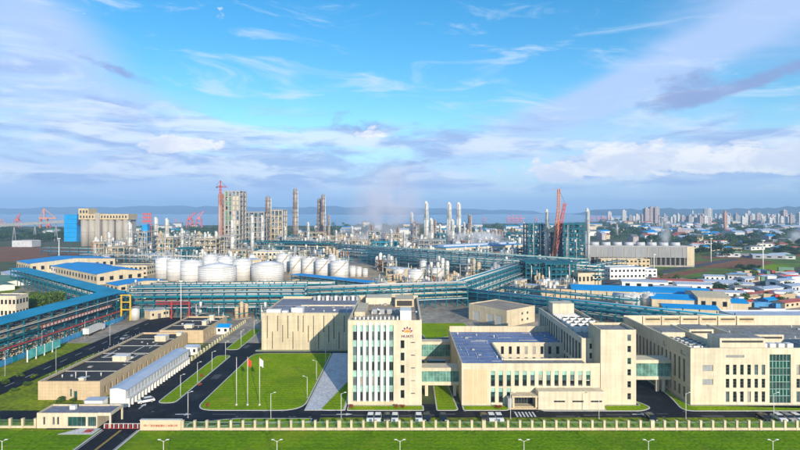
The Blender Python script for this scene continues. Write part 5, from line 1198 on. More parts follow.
PF = [('tan frame with drums at the foot of the grey silos', 94, 104, 242.5, 262, 18, 4, 'frame_cream', 2), ('low tan frame right of the silos foot', 106, 124, 247, 262.5, 22, 3, 'frame_cream', 3), ('grey frame beside the blue stack', 134, 147, 232, 256, 26, 5, 'concrete', 3), ('tan frame right of the blue stack columns', 158, 173, 238, 258, 22, 4, 'frame_cream', 3),
      ('tall tan frame left of the white tanks', 194, 216, 239, 260.5, 24, 4, 'frame_cream', 4), ('grey frame behind the white tanks', 219, 236, 236, 259, 22, 5, 'concrete', 3), ('wide concrete frame below the thick grey column', 244, 264, 212, 247, 34, 7, 'concrete', 4), ('cream frame right of the thick grey column', 271, 282.5, 210, 246, 30, 6, 'frame_cream', 3),
      ('low cream frame under the pair of tall columns', 300, 324, 232.5, 245, 26, 3, 'frame_cream', 6), ('teal open frame left of the cream tall column', 529, 545, 224, 262, 24, 8, 'teal', 3), ('teal open frame left of the slender white column', 564, 584, 223.5, 265, 26, 9, 'teal', 4), ('small grey frame left of the centre cluster', 404, 418, 237, 249, 24, 3, 'concrete', 4),
      ('brownish frame behind the centre steam', 413, 419, 222, 241, 20, 5, 'rust', 2), ('grey frame at the foot of the tallest centre columns', 419, 443, 240, 255, 26, 4, 'steel_grey', 5), ('low frame right of the two equal columns', 446, 472, 236, 247, 24, 3, 'steel_grey', 5), ('low teal frame before the long white building', 526, 544, 262, 283, 20, 4, 'teal', 4), ('low teal frame beside the cream control building', 546, 576, 263, 284, 20, 4, 'teal', 6),
      ('low frame of pipes left of the lone tall column', 284, 294, 236, 248, 20, 3, 'teal', 3), ('grey frame right of the lone tall column', 340, 352, 240, 251, 22, 3, 'concrete', 3), ('low pipe frame behind the row of five tanks', 372, 398, 242, 252, 20, 3, 'teal_light', 6), ('low pipe frame behind the wide tanks', 176, 196, 248, 262, 18, 3, 'teal', 4), ('low tan frame behind the wide tanks', 226, 246, 250, 262, 18, 3, 'frame_cream', 5),
      ('dark frame beside the red crane', 546, 562, 232, 262, 22, 6, 'steel_dark', 3), ('low teal frame in front of the concrete frames', 262, 284, 246, 256, 20, 2, 'teal', 5)]
PF += [('grey scaffold frame behind the centre steam', 368, 380, 231, 247, 22, 4, 'steel_grey', 3), ('tan frame left of the tallest centre column', 386, 402, 234, 250, 22, 4, 'frame_cream', 4), ('teal frame between centre cluster and equal pair', 436, 446, 234, 250, 20, 4, 'teal', 3), ('grey frame above the left of the arcaded hall', 474, 490, 233, 245, 22, 3, 'concrete', 4), ('rusty frame above the middle of the arcaded hall', 492, 502, 230, 245, 20, 4, 'rust', 3), ('teal frame above the right of the arcaded hall', 506, 526, 233, 248, 22, 4, 'teal', 4), ('tan frame right of the lone tall column', 326, 340, 236, 249, 20, 3, 'frame_cream', 4), ('grey pipe frame left of the concrete frames', 178, 193, 236, 256, 20, 4, 'steel_grey', 4), ('grey frame under the lone tall column', 286, 300, 238, 251, 20, 3, 'steel_grey', 4), ('tan frame behind the little tanks', 352, 366, 240, 252, 20, 3, 'frame_cream', 4)]
for i, (l, a, b2, ty, by, dp, nl, m, nx) in enumerate(PF): pframe(l, a, b2, ty, by, dp, nl, m, nx, 2, 100 + i, 0.75, 'concrete' if not m.startswith('teal') else m)
pframe('tall green and cream clad tower under construction', 225, 239.5, 191, 249, 30, 12, 'concrete', 4, 2, 77, 0.5, clad=('roof_green', 'cream'))
pframe('scaffold tower left of the green and cream tower', 219.2, 224.6, 194, 249, 22, 12, 'rust', 2, 2, 78, 0.3, slab='steel_grey')
# ================================================================== SMALL EQUIPMENT FILLING THE PLANT FLOOR
def proto_frame(m, sc):
    t = thing('equipment_rig', 'x', 'equipment'); h = 7 * sc; w = 7 * sc; d = 5 * sc
    for x in (0, w / 2, w):
        for y in (0, d): box('column', t, x - .18 * sc, x + .18 * sc, y - .18 * sc, y + .18 * sc, 0, h, m)
    for z in (h * .5, h):
        f = box('floor', t, -.4 * sc, w + .4 * sc, -.4 * sc, d + .4 * sc, z - .3 * sc, z - .05 * sc, 'steel_grey')
        b = MB(); b.bar((0, -.3 * sc, z + sc), (w, -.3 * sc, z + sc), .12 * sc); b.bar((0, d, z + sc), (w, d, z + sc), .12 * sc); b.build('guard_rail', f, m)
    hcyl('drum', t, (.8 * sc, 1.5 * sc, h * .5 + 1.2 * sc), (w - .8 * sc, 1.5 * sc, h * .5 + 1.2 * sc), 1.0 * sc, 'pipe_silver', 12); cyl('vessel', t, w * .3, 2 * sc, 0, h * .42, .9 * sc, 'column_silver'); cyl('riser_pipe', t, w * .8, -.6 * sc, 0, h * 1.25, .18 * sc, 'pipe_silver', seg=8); cyl('vessel', t, w * .7, d * .5, h, h * 1.4, .7 * sc, 'column_silver')
    return t
def proto_vessels(m, sc):
    t = thing('vessel_group', 'x', 'vessels'); box('pad', t, -5 * sc, 5 * sc, -2.2 * sc, 2.2 * sc, 0, .3 * sc, 'concrete')
    for i, hh in enumerate((6.5, 9.0, 7.5)):
        x = (-3.2 + 3.2 * i) * sc; v = cyl('vessel', t, x, 0, .3 * sc, hh * sc, 1.1 * sc, m, seg=14); cyl('vessel_head', v, x, 0, hh * sc, (hh + .6) * sc, 1.1 * sc, m, .4 * sc, seg=14); cyl('platform', v, x, 0, hh * .7 * sc, (hh * .7 + .15) * sc, 1.6 * sc, 'steel_grey', seg=10)
    hcyl('header_pipe', t, (-4.5 * sc, -1.6 * sc, 3 * sc), (4.5 * sc, -1.6 * sc, 3 * sc), .2 * sc, 'teal_light')
    return t
def proto_house(m, sc):
    t = thing('pump_house', 'x', 'pump house'); w, d, h = 11 * sc, 7 * sc, 4.6 * sc
    box('wall', t, 0, w, 0, d, 0, h, m); box('roof', t, -.3 * sc, w + .3 * sc, -.3 * sc, d + .3 * sc, h + .002, h + .35 * sc, 'roof_light'); box('door', t, w * .4, w * .55, -.06, -.005, 0, h * .6, 'steel_dark')
    for k in (.1, .7, .85): box('window', t, w * k, w * (k + .09), -.06, -.005, h * .4, h * .7, 'glass_dark')
    return t
def proto_manifold(m, sc):
    t = thing('pipe_manifold', 'x', 'pipework')
    for k in range(4): hcyl('header_pipe', t, (-6 * sc, k * .9 * sc, (1.2 + .5 * k) * sc), (6 * sc, k * .9 * sc, (1.2 + .5 * k) * sc), (.16 + .05 * k) * sc, ('pipe_silver', m, 'frame_cream', m)[k])
    for k in range(5): x = (-5 + 2.5 * k) * sc; cyl('riser_pipe', t, x, .5 * sc, 0, (3 + (k * 7 % 4) * 1.5) * sc, .2 * sc, 'pipe_silver' if k % 2 else m, seg=8)
    for x in (-5.5, 0, 5.5): box('support', t, (x - .15) * sc, (x + .15) * sc, -.5 * sc, 3.5 * sc, 0, 1.0 * sc, m)
    return t
def proto_exchanger(m, sc):
    t = thing('exchanger_stack', 'x', 'exchangers')
    for k in range(3): hcyl('shell', t, (-4 * sc, 0, (1.3 + 2.2 * k) * sc), (4 * sc, 0, (1.3 + 2.2 * k) * sc), .85 * sc, m, 14)
    for x in (-2.6, 2.6): box('saddle', t, (x - .25) * sc, (x + .25) * sc, -1.1 * sc, 1.1 * sc, 0, 6.4 * sc, 'concrete')
    cyl('riser_pipe', t, 3.2 * sc, -1.0 * sc, 0, 8.5 * sc, .2 * sc, 'teal_light', seg=8)
    return t
def proto_smalltank(m, sc):
    t = thing('buffer_tank', 'x', 'tank'); cyl('shell', t, 0, 0, 0, 6 * sc, 2.4 * sc, m, seg=20); cyl('roof', t, 0, 0, 6 * sc, 6.5 * sc, 2.42 * sc, 'tank_roof', .3 * sc, seg=20); box('ladder', t, -.3 * sc, .3 * sc, -2.7 * sc, -2.45 * sc, 0, 6.4 * sc, 'steel_grey')
    b = MB()
    for i in range(12): a, a2 = i * math.pi / 6, (i + 1) * math.pi / 6; b.bar((2.4 * sc * math.cos(a), 2.4 * sc * math.sin(a), 7 * sc), (2.4 * sc * math.cos(a2), 2.4 * sc * math.sin(a2), 7 * sc), .1 * sc)
    b.build('guard_rail', t, 'white_paint'); return t
KINDS = [(proto_frame, (('frame_cream', 'tan'), ('teal', 'teal'), ('concrete', 'grey'))), (proto_vessels, (('steel_grey', 'grey'), ('column_silver', 'silver'), ('stone_tan', 'tan'))), (proto_house, (('cream', 'cream'), ('white_paint', 'white'))), (proto_manifold, (('teal', 'teal'), ('frame_cream', 'tan'), ('teal_light', 'bright teal'))), (proto_exchanger, (('steel_grey', 'grey'), ('stone_tan', 'tan'), ('rust', 'rusty'))), (proto_smalltank, (('tank_white', 'white'), ('pipe_silver', 'silver')))]
NOUN = {'equipment_rig': 'open equipment frame', 'vessel_group': 'group of upright vessels', 'pump_house': 'small pump house', 'pipe_manifold': 'pipe manifold', 'exchanger_stack': 'stack of lying exchangers', 'buffer_tank': 'small buffer tank'}
EQ = {}
OCC = []
for o in list(COL.objects):
    if o.parent is None and 'category' in o:
        if o['category'] == 'tank': OCC.append((o.location.x, o.location.y, max(c.dimensions.x for c in o.children) / 2 + 3))
        elif o['category'] == 'column': OCC.append((o.location.x, o.location.y, 6))
SEG = []
for o in list(COL.objects):
    if o.parent is None and o.get('category') == 'pipe rack':
        L = max(c.location.x for c in o.children); d = Vector((math.cos(o.rotation_euler.z), math.sin(o.rotation_euler.z))); p = Vector(o.location[:2]); SEG.append((p, p + d * L))
    elif o.parent is None and o.get('category') == 'process unit':
        xs = [c.location.x for c in o.children]; ys = [c.location.y for c in o.children]; OCC.append((o.location.x + max(xs) / 2, o.location.y + max(ys) / 2, max(max(xs), max(ys)) * .55 + 2))
def clear(x, y, r):
    if any((x - a) ** 2 + (y - b2) ** 2 < (r + c) ** 2 for a, b2, c in OCC): return False
    q = Vector((x, y))
    for p0, p1 in SEG:
        d = p1 - p0; s = max(0, min(1, (q - p0).dot(d) / d.length_squared))
        if (p0 + d * s - q).length < r + 6.5: return False
    return True
def spot_plant(px, py):
    if py > 288: n = 'before the front racks' if py > 296 else 'beside the front racks'
    elif py > 270: n = 'among the tanks' if px < 450 else 'between the slanting racks'
    elif py > 252: n = 'behind the tank farm' if px < 350 else 'under the great rack'
    else: n = 'by the far columns'
    w = 'far left' if px < 130 else 'left' if px < 230 else 'left of centre' if px < 330 else 'centre' if px < 430 else 'right of centre' if px < 520 else 'right'
    return n + ', ' + w
rr = random.Random(91); placed = 0; tries = 0
while placed < 540 and tries < 14000:
    tries += 1
    z_ = rr.random()
    if z_ < .44: px, py = rr.uniform(95, 345), rr.uniform(241, 266)
    elif z_ < .72: px, py = rr.uniform(335, 575), rr.uniform(237, 262)
    elif z_ < .86: px, py = rr.uniform(375, 580), rr.uniform(262, 296)
    else: px, py = rr.uniform(130, 262), rr.uniform(293, 320)
    x, y = G(px, py)
    if y < 262: continue
    s_ = 0.9 if y < 420 else 1.5 if y < 700 else 2.0
    if not clear(x, y, 3.9 * s_): continue
    k, opts = KINDS[rr.choices(range(6), (5, 4, 2, 5, 3, 2))[0]]; m, cw_ = rr.choice(opts); key = (k.__name__, m, s_)
    if key in EQ: o = copy_tree(EQ[key])
    else: o = EQ[key] = k(m, s_)
    l = '%s %s %s' % (cw_, NOUN[o.name.split('.')[0]], spot_plant(px, py)); l = l if len(l.split()) <= 16 else l.replace(' of the far columns', ' of far columns')
    o.location = (x, y, 0.03); o.rotation_euler = (0, 0, RZ + rr.choice((0, 0, math.pi / 2)) + rr.uniform(-.05, .05)); o['label'] = l; o['group'] = l; OCC.append((x, y, 3.9 * s_)); placed += 1
for i in range(12):
    k = ('proto_manifold', 'frame_cream', 0.7)
    o = copy_tree(EQ[k]) if k in EQ else EQ.setdefault(k, proto_manifold('frame_cream', 0.7))
    o.location = (-149.3 + i * .4, 160 + i * 9.4, 0.03); o.rotation_euler = (0, 0, R(88)); o['label'] = 'tan pipe manifold under the covered left rack, %s from the near end' % ORD[i]; o['group'] = 'manifolds under the left rack'
# ================================================================== SILOS, BLUE STACK, FAR LEFT
Y = DY(246.5); k = Y / F
t = thing('silo_block', 'big grey concrete silo block with tan headhouse on the left', 'silo')
xs = [XA(p, Y) for p in (79, 94.5)]; 
for i, (pa, pb) in enumerate(((79, 94.5), (101, 113), (114, 128.5))):
    xa, xb = XA(pa, Y), XA(pb, Y); r = (xb - xa) / 4
    for j in range(2): s_ = cyl('silo', t, xa + r + j * 2 * r, Y + r, 0, ZA(219.5, Y), r, 'silo_wall', seg=20); cyl('joint_ring', s_, xa + r + j * 2 * r, Y + r, 22, 22.8, r + 0.15, 'concrete', seg=20)
box('core', t, XA(79, Y) + 3, XA(128.5, Y) - 3, Y + 10, Y + 30, 0, ZA(220, Y), 'silo_wall')
box('lift_shaft', t, XA(96, Y), XA(100.3, Y), Y - 2, Y + 9, 0, ZA(213, Y), 'silo_wall')
hh = box('headhouse', t, XA(79, Y), XA(128.8, Y), Y - 1, Y + 26, ZA(219.5, Y), ZA(214, Y), 'frame_cream')
tw = box('headhouse_tower', t, XA(79, Y), XA(89, Y), Y - 1.5, Y + 22, ZA(214, Y) + .01, ZA(208.5, Y), 'frame_cream')
for i in range(16): box('window', hh, XA(80.5 + i * 3, Y), XA(81.8 + i * 3, Y), Y - 1.2, Y - 1.01, ZA(218, Y), ZA(215.6, Y), 'glass_dark')
for i in range(3): box('window', tw, XA(80.5 + i * 3, Y), XA(82 + i * 3, Y), Y - 1.7, Y - 1.51, ZA(213, Y), ZA(210.4, Y), 'glass_dark')
t = thing('transfer_tower', 'bright blue clad tower left of the silos', 'tower', (XA(64, 960), 960, 0))
for i in range(6): box('cladding_band', t, 0, 23, 0, 20, i * 8.0, i * 8.0 + 7.7, 'roof_bright_blue')
box('roof', t, -0.5, 23.5, -0.5, 20.5, 47.8, 49, 'fence_blue')
b = MB(); b.bar((23, 5, 30), (42, -20, 52), 4.0); b.build('conveyor_link', t, 'steel_dark')
t = thing('conveyor', 'long grey conveyor bridge climbing to the blue tower', 'conveyor')
b = MB(); pa, pb = Vector((-1150, 1080, 6)), Vector((XA(64, 960), 968, 36)); b.bar(pa, pb, 5); b.build('gallery', t, 'steel_grey')
for i in range(12):
    p = pa.lerp(pb, (i + 0.5) / 12); b = MB(); b.bar((p.x - 3, p.y, 0), (p.x, p.y, p.z - 2.4), 0.9); b.bar((p.x + 3, p.y, 0), (p.x, p.y, p.z - 2.4), 0.9); b.build('trestle', t, 'steel_grey')
t = thing('blue_stack', 'short bright blue tower behind the process frames at left', 'tower', (XA(142, 760), 760, 0))
box('body', t, 0, 7.5, 0, 7, 0, ZA(225, 760), 'roof_bright_blue'); box('cap', t, -0.5, 8, -0.5, 7.5, ZA(225, 760) + .002, ZA(225, 760) + 1.5, 'fence_blue')
t = thing('lattice_sign', 'red lattice sign frame behind the process units at left', 'sign', (XA(143, 1100), 1100, 0))
zt = ZA(214, 1100)
for i in range(5): box('upright', t, i * 4.3 - .5, i * 4.3 + .5, 0, 1, 0, zt, 'crane_red')
for z in (26, 33, 40, zt - 1): box('rail', t, -0.5, 17.7, -0.4, -0.02, z, z + 2.6, 'crane_red')

# left-hand sheds and buildings, on the plant's own grid
def rshed(label, px, py, L, Wd, h, rise, wm_, rm, wins=0, back=True, rz=RZ, name='warehouse', cat='warehouse', group=None):
    """corner nearest the camera at the pixel; L runs back-left along the grid, Wd back-right"""
    x, y = G(px, py); return gable(label, -L, 0, 0, Wd, h, rise, wm_, rm, name, (x, y, 0), rz, wins, cat, group)
rshed('largest blue-roofed cream warehouse behind the left racks', 97, 285, 92, 34, 8, 2.2, 'cream', 'roof_bright_blue', 14)
rshed('blue-roofed cream warehouse at the far left', 30, 274, 40, 70, 9, 2.5, 'cream', 'roof_bright_blue', 6)
rshed('small blue-roofed cream shed at the rack corner', 118, 293, 20, 34, 5, 1.6, 'cream', 'roof_bright_blue', 3)
rshed('blue-roofed shed between the two larger warehouses', 62, 275, 60, 26, 6, 1.8, 'white_paint', 'roof_bright_blue', 8)
rshed('grey-roofed shed beside the far left warehouse', 22, 283, 60, 16, 4, 1.0, 'shed_pale', 'roof_light', 0)
def block(label, px0, px1, ty, by, depth, wm_, rm, nw=0, nf=1, name='building', cat='building', group=None, rz=0.0, para=True):
    Y = DY(by); x0 = XA(px0, Y); w = XA(px1, Y) - x0; h = ZA(ty, Y)
    t = thing(name, label, cat, (x0, Y, 0), rz, group)
    box('wall', t, 0, w, 0, depth, 0, h, wm_); box('roof', t, 0.4, w - 0.4, 0.4, depth - 0.4, h + .005, h + 0.12, rm)
    if para:
        e = 0.6
        for a in ((0, w, 0, 0.4), (0, w, depth - .4, depth), (0, .4, .401, depth - .401), (w - .4, w, .401, depth - .401)): box('parapet', t, *a, h + 0.001, h + e, wm_)
    if nw:
        p = w / nw; fh = h / nf
        for j in range(nf):
            for i in range(nw): box('window', t, p * (i + 0.25), p * (i + 0.75), -0.08, -0.01, fh * j + fh * 0.35, fh * j + fh * 0.75, 'glass_dark')
            k2 = max(1, int(depth / p))
            for i in range(k2):
                q = depth / k2
                box('window', t, w + 0.01, w + 0.08, q * (i + .25), q * (i + .75), fh * j + fh * .35, fh * j + fh * .75, 'glass_dark'); box('window', t, -0.08, -0.01, q * (i + .25), q * (i + .75), fh * j + fh * .35, fh * j + fh * .75, 'glass_dark')
    return t
block('three-storey cream building cut by the left edge', -12, 16, 297, 319, 9, 'cream_pale', 'roof_grey', 7, 2)
block('small cream building beside the bare red soil', 70, 86, 258, 264, 14, 'cream', 'roof_grey', 4, 1)
block('cream low building left of the white tanks', 112, 147, 266, 276, 16, 'cream', 'roof_grey', 8, 2)
block('cream open-decked building behind the wide tanks', 253, 284, 252, 263, 20, 'cream_pale', 'roof_light', 8, 2)
block('grey-green low shed at the bare soil edge', 12, 32, 241, 247, 20, 'shed_pale', 'roof_grey', 0, 1)
for i, (px, py, l, w_) in enumerate(((4, 287, 46, 16), (-10, 292, 40, 14))):
    rshed(('upper' if i == 0 else 'lower') + ' green-roofed low shed at the left edge', px, py, l, w_, 3.5, 0.8, 'white_paint', 'roof_green')
# overgrown mound
t = thing('hedge_block', 'tall dense green hedge block left of the teal racks', 'hedge')
b = MB(); rr = random.Random(5); p0 = Vector(G(23, 315)); p1 = Vector(G(66, 302)); ax = (p1 - p0).normalized(); ay = Vector((-ax.y, ax.x)); Lh = (p1 - p0).length
for i in range(5200):
    s, w_, z = rr.uniform(0, Lh), rr.uniform(0, 26), rr.uniform(0.1, 6.0) * (0.82 + 0.25 * rr.random())
    if rr.random() < 0.6:
        f_ = rr.random()
        if f_ < 0.45: w_ = rr.uniform(0, 0.8)
        elif f_ < 0.85: z = rr.uniform(5.2, 6.6)
        else: s = Lh - rr.uniform(0, 0.8)
    p = p0 + ax * s + ay * w_; u = Vector((rr.gauss(0, 1), rr.gauss(0, 1), rr.gauss(0, .7))).normalized() * .62; v = u.cross(Vector((rr.gauss(0, 1), rr.gauss(0, 1), 1))).normalized() * .5; c = Vector((p.x, p.y, z)); b.quad(c - u, c - v, c + u, c + v)
b.build('foliage', t, 'leaf')
b = MB(); q = [p0 + ax * 1 + ay * 1, p0 + ax * (Lh - 1) + ay * 1, p0 + ax * (Lh - 1) + ay * 25, p0 + ax * 1 + ay * 25]
for i in range(4): j = (i + 1) % 4; b.quad((*q[i], 0), (*q[j], 0), (*q[j], 5.2), (*q[i], 5.2))
b.quad(*[(*p, 5.2) for p in q]); b.build('thicket', t, 'leaf_dark')

# ================================================================== BUILDINGS BEHIND AND RIGHT
# garage hall with roller doors behind the middle office
t = thing('garage_hall', 'cream garage hall with roller doors behind the courtyard block', 'garage', (49, 252, 0), math.atan2(19, -15))
L, Wd, h = 25.0, 21.0, 8.0
doors = [(3.0, 7.2, 0.1, 4.8), (8.4, 12.6, 0.1, 4.8), (17.5, 22.0, 0.1, 4.8)]
facade(t, (0, 0, 0), UX, UY, L, h, doors, 'cream', t=0.3)
for s0, s1, z0, z1 in doors:
    d_ = box('roller_door', t, s0 + .02, s1 - .02, -0.25, -0.18, z0, z1, 'shed_pale')
    for k in range(5): box('door_slat', d_, s0 + .05, s1 - .05, -0.175, -0.13, z0 + 0.2 + k * .92, z0 + 0.98 + k * .92, 'kerb')
box('core', t, 0.3, L - 0.02, -Wd + 0.3, -0.31, 0, h - 0.6, 'cream')
ops = [(5 + 4 * i, 6.2 + 4 * i, z, z + 1.2) for i in range(2) for z in (1.6, 4.6)]
facade(t, (0, -Wd, 0), UY, -UX, Wd, h, ops, 'cream', t=0.29)
for q in ops: window(t, (0, -Wd, 0), UY, -UX, *q, depth=0.15, mull=1)
box('roof', t, 0.3, L - 0.3, -Wd + 0.3, -0.31, h - 0.59, h - 0.45, 'roof_tan'); box('wall', t, L - 0.28, L, -Wd, -0.01, 0, h - .01, 'cream'); box('wall', t, 0.3, L - 0.29, -Wd, -Wd + 0.29, 0, h - .01, 'cream')
# long white building with arcade windows and teal roof
x, y = G(446, 258.5); x2, y2 = G(526, 253.5); d = Vector((x2 - x, y2 - y)); L = d.length
t = thing('arcaded_hall', 'long cream hall with row of dark openings and blue roof in the steam', 'hall', (x, y, 0), math.atan2(d.y, d.x))
ops = [(3 + i * (L - 4) / 14, 3 + (i + 0.62) * (L - 4) / 14, 5.6, 9.0) for i in range(14)]
facade(t, (0, 0, 0), UX, -UY, L, 12, ops, 'cream_pale', t=0.6); facade(t, (0, 34, 0), -UY, -UX, 34, 12, [(3 + i * 8, 7.5 + i * 8, 5.6, 9.0) for i in range(4)], 'cream_pale', t=0.6)
box('core', t, 0.65, L, 0.65, 34, 0, 11.2, 'slot_dark'); box('roof', t, -0.8, L + .8, -0.8, 34.8, 12.002, 12.6, 'fence_blue'); box('roof_monitor', t, 6, L - 6, 12, 24, 12.61, 14.6, 'roof_light')
# cooling tower block
Y = 533; t = thing('cooling_tower_block', 'long grey cooling tower block with fan stacks and dark open base', 'cooling tower', (187, Y, 0), R(-6))
L, h = 99, 19.5
box('upper_wall', t, 0, L, 0, 22, 9, h, 'cooling_grey'); box('basin', t, 0, L, 0, 22, 0, 1.5, 'concrete'); box('core', t, 0.5, L - .5, 3, 20, 1.5, 9, 'slot_dark')
box('end_wall', t, L - 7, L, -0.3, 22.3, 1.51, h + 0.5, 'cream')
for i in range(21): box('pier', t, i * 4.5, i * 4.5 + 0.6, 0.1, 0.9, 1.5, 9, 'concrete')
for i in range(9): box('wall_rib', t, i * 11, i * 11 + .6, -0.3, -0.01, 9, h, 'concrete')
for i in range(8):
    f = cyl('fan_stack', t, 7 + i * 11.2, 11, h, h + 4.2, 4.6, 'shed_pale', 4.2, seg=20); cyl('fan_mouth', f, 7 + i * 11.2, 11, h + 4.2, h + 4.26, 3.7, 'slot_dark', seg=20)
box('walkway', t, 0, L, 1, 2, h + 0.002, h + 1.1, 'steel_grey')
block('tan pump house before the cooling tower block', 601, 650, 259.5, 268, 12, 'frame_cream', 'roof_light', 12, 2)
block('white two-storey office before the cooling tower block', 610, 648, 268.5, 279.5, 16, 'white_paint', 'roof_light', 9, 2, rz=R(7))
block('white annex right of the two-storey office', 643, 657, 269.5, 277, 14, 'white_paint', 'roof_light', 3, 2)
block('cream control building at the end of the teal racks', 578, 604, 274, 285.5, 16, 'cream', 'roof_tan', 6, 1, rz=R(12))
block('low tan platform building behind the tall wing rack', 541, 575, 289.5, 297, 20, 'stone_tan', 'roof_grey', 0, 1, rz=R(-12))
def rblue(label, p, L, Wd, h, rise, wm_='cream', rm='roof_bright_blue', rz=R(-14), wins=0, group=None): 
    return gable(label, 0, L, 0, Wd, h, rise, wm_, rm, 'warehouse', (*p, 0), rz, wins, 'warehouse', group)
rblue('long bright blue roof behind the dark slanting rack', G(572, 298), 80, 20, 5.5, 2.0)
rblue('bright blue roof before the cream gabled hall', G(652, 308), 40, 16, 5.5, 1.8)
rblue('short bright blue roof right of the cream gabled hall', G(712, 309), 18, 14, 4, 1.4)
rblue('low bright blue roof just behind the right office block', G(664, 315), 26, 12, 4, 1.2)
rblue('cream gabled hall between blue roofs', G(698, 310.5), 16, 26, 7.5, 1.6, 'cream', 'cream', R(-14), 3)
block('white and teal low glass building behind the right office block', 742, 830, 318.5, 331, 18, 'white_paint', 'roof_light', 12, 1)
block('small white kiosk on the low glass building', 768, 795, 312, 320, 6, 'white_paint', 'roof_light', 2, 1)
# yards of small sheds, containers and site huts at right: (px, py, L, W, h, roof, wall, words)
SH = [(622, 288, 30, 12, 5, 'roof_light', 'white_paint', 'white warehouse with pale roof left in the right-hand yard'), (652, 286, 34, 9, 4.5, 'roof_red', 'white_paint', 'long white shed with red roof in the right-hand yard'), (677, 291, 22, 12, 5, 'roof_light', 'white_paint', 'white shed with pale roof in the middle of the right-hand yard'), (700, 287, 24, 10, 4.5, 'roof_light', 'shed_pale', 'pale grey shed behind the middle white shed'), (722, 289, 20, 9, 4, 'roof_light', 'white_paint', 'white shed left of the dark bush'), (735, 293, 18, 8, 4, 'roof_grey', 'white_paint', 'grey-roofed shed right of the dark bush'),
      (752, 300, 30, 7, 3.5, 'roof_red', 'cream', 'cream shed with red roof at the right'), (742, 304, 24, 6, 3.5, 'stone_tan', 'cream', 'tan shed in front of the red-roofed cream shed'), (768, 306, 10, 6, 3.5, 'roof_bright_blue', 'fence_blue', 'blue box shed by the right edge'), (785, 309, 18, 7, 3.5, 'roof_red', 'cream', 'red-roofed shed cut by the right edge'), (764, 297, 20, 9, 5, 'roof_light', 'white_paint', 'rounded pale shed among the red roofs'), (780, 288, 18, 10, 5, 'roof_light', 'white_paint', 'white shed near the right edge'), (792, 293, 16, 10, 4.5, 'roof_light', 'shed_pale', 'grey shed at the right edge'),
      (745, 284, 16, 8, 4, 'roof_light', 'shed_pale', 'small grey shed behind the purple containers'), (765, 282, 16, 8, 4, 'roof_light', 'white_paint', 'small white shed behind the red trucks'), (705, 281, 14, 8, 4, 'roof_light', 'white_paint', 'small white shed at the edge of the green field'), (728, 280, 14, 8, 4, 'roof_grey', 'shed_pale', 'small grey-roofed shed at the green field'), (786, 279, 16, 8, 4, 'roof_light', 'white_paint', 'white shed below the right edge steam'), (655, 293, 22, 8, 4, 'roof_light', 'white_paint', 'low white shed before the red-roofed long shed'), (690, 296, 20, 8, 4, 'roof_red', 'white_paint', 'red-roofed shed before the middle white shed'), (715, 298, 18, 8, 4, 'roof_light', 'white_paint', 'white shed before the grey-roofed shed'), (780, 299, 18, 8, 4, 'roof_light', 'white_paint', 'white shed between red roofs at right')]
for px, py, L, Wd, h, rm, wm_, l in SH: rblue(l, G(px, py), L, Wd, h, 0.8, wm_, rm, R(-14) if px < 740 else R(24), 4)
# containers and trucks in the far yard
rr = random.Random(21); cm = ['fence_blue', 'red_paint', 'shed_pale', 'city_grey', 'roof_green', 'white_paint', 'stone_tan', 'city_pink']
cn_ = {'fence_blue': 'blue', 'red_paint': 'red', 'shed_pale': 'grey', 'city_grey': 'dark grey', 'roof_green': 'green', 'white_paint': 'white', 'stone_tan': 'tan', 'city_pink': 'purple-grey'}
for i in range(90):
    px = rr.uniform(735, 815); py = rr.uniform(271, 284) if i % 3 else rr.uniform(296, 308); x, y = G(px, py); m = rr.choice(cm) if py < 290 else rr.choice(['red_paint', 'fence_blue', 'red_paint', 'white_paint', 'stone_tan'])
    t = thing('container', '%s shipping container in the right-hand %s yard' % (cn_[m], 'far' if py < 290 else 'near'), 'container', (x, y, 0), R(rr.choice((-14, 24, 76))), '%s containers in the %s yard' % (cn_[m], 'far' if py < 290 else 'near'))
    l = rr.choice((6, 12)); hgt = rr.choice((2.6, 2.6, 5.2)); box('body', t, -l / 2, l / 2, -1.25, 1.25, 0, hgt, m); box('door', t, l / 2 + .005, l / 2 + .06, -1.1, 1.1, 0.15, hgt - .15, 'steel_grey')
# masts
for px, ty, by, l in ((763, 241, 272, 'tall white light mast standing over the far right yard'), (711, 239, 262, 'slim light mast left of the far right yard'), (654, 255, 270, 'slim light mast by the white annex'), (59, 239, 265, 'slim mast beside the bare red soil')):
    Y = DY(by); h = ZA(ty, Y); t = thing('light_mast', l, 'mast', (XA(px, Y), Y, 0)); cyl('pole', t, 0, 0, 0, h, 0.55, 'white_paint', 0.3, seg=8); cyl('lamp_ring', t, 0, 0, h, h + 0.8, 1.6, 'white_paint', seg=10)

# ================================================================== CRANES
def lattice(t, name, p0, p1, w, m, n=10, bw=0.5):
    p0 = Vector(p0); p1 = Vector(p1); d = (p1 - p0).normalized(); u = d.cross(Vector((0, 1, 0)));
    if u.length < 1e-3: u = Vector((1, 0, 0))
    u.normalize(); v = d.cross(u).normalized(); b = MB(); C = [(u * a + v * c) * w / 2 for a, c in ((-1, -1), (1, -1), (1, 1), (-1, 1))]
    for c in C: b.bar(p0 + c, p1 + c, bw)
    for i in range(n):
        a, e = p0.lerp(p1, i / n), p0.lerp(p1, (i + 1) / n)
        for k in range(4): b.bar(a + C[k], e + C[(k + 1) % 4], bw * .6)
    b.build(name, t, m)
Y = DY(263); k = Y / F
t = thing('crawler_crane', 'red lattice crawler crane with two booms beside the cream column', 'crane', (XA(549.5, Y), Y - 14, 0))
box('track', t, -4, -1.5, -4, 4, 0, 1.6, 'steel_dark'); box('track', t, 1.5, 4, -4, 4, 0, 1.6, 'steel_dark'); box('house', t, -3.4, 3.4, -4, 4, 1.8, 5, 'crane_red')
bx = lambda px, py: (XA(px, Y - 14) - XA(549.5, Y), 0, ZA(py, Y - 14))
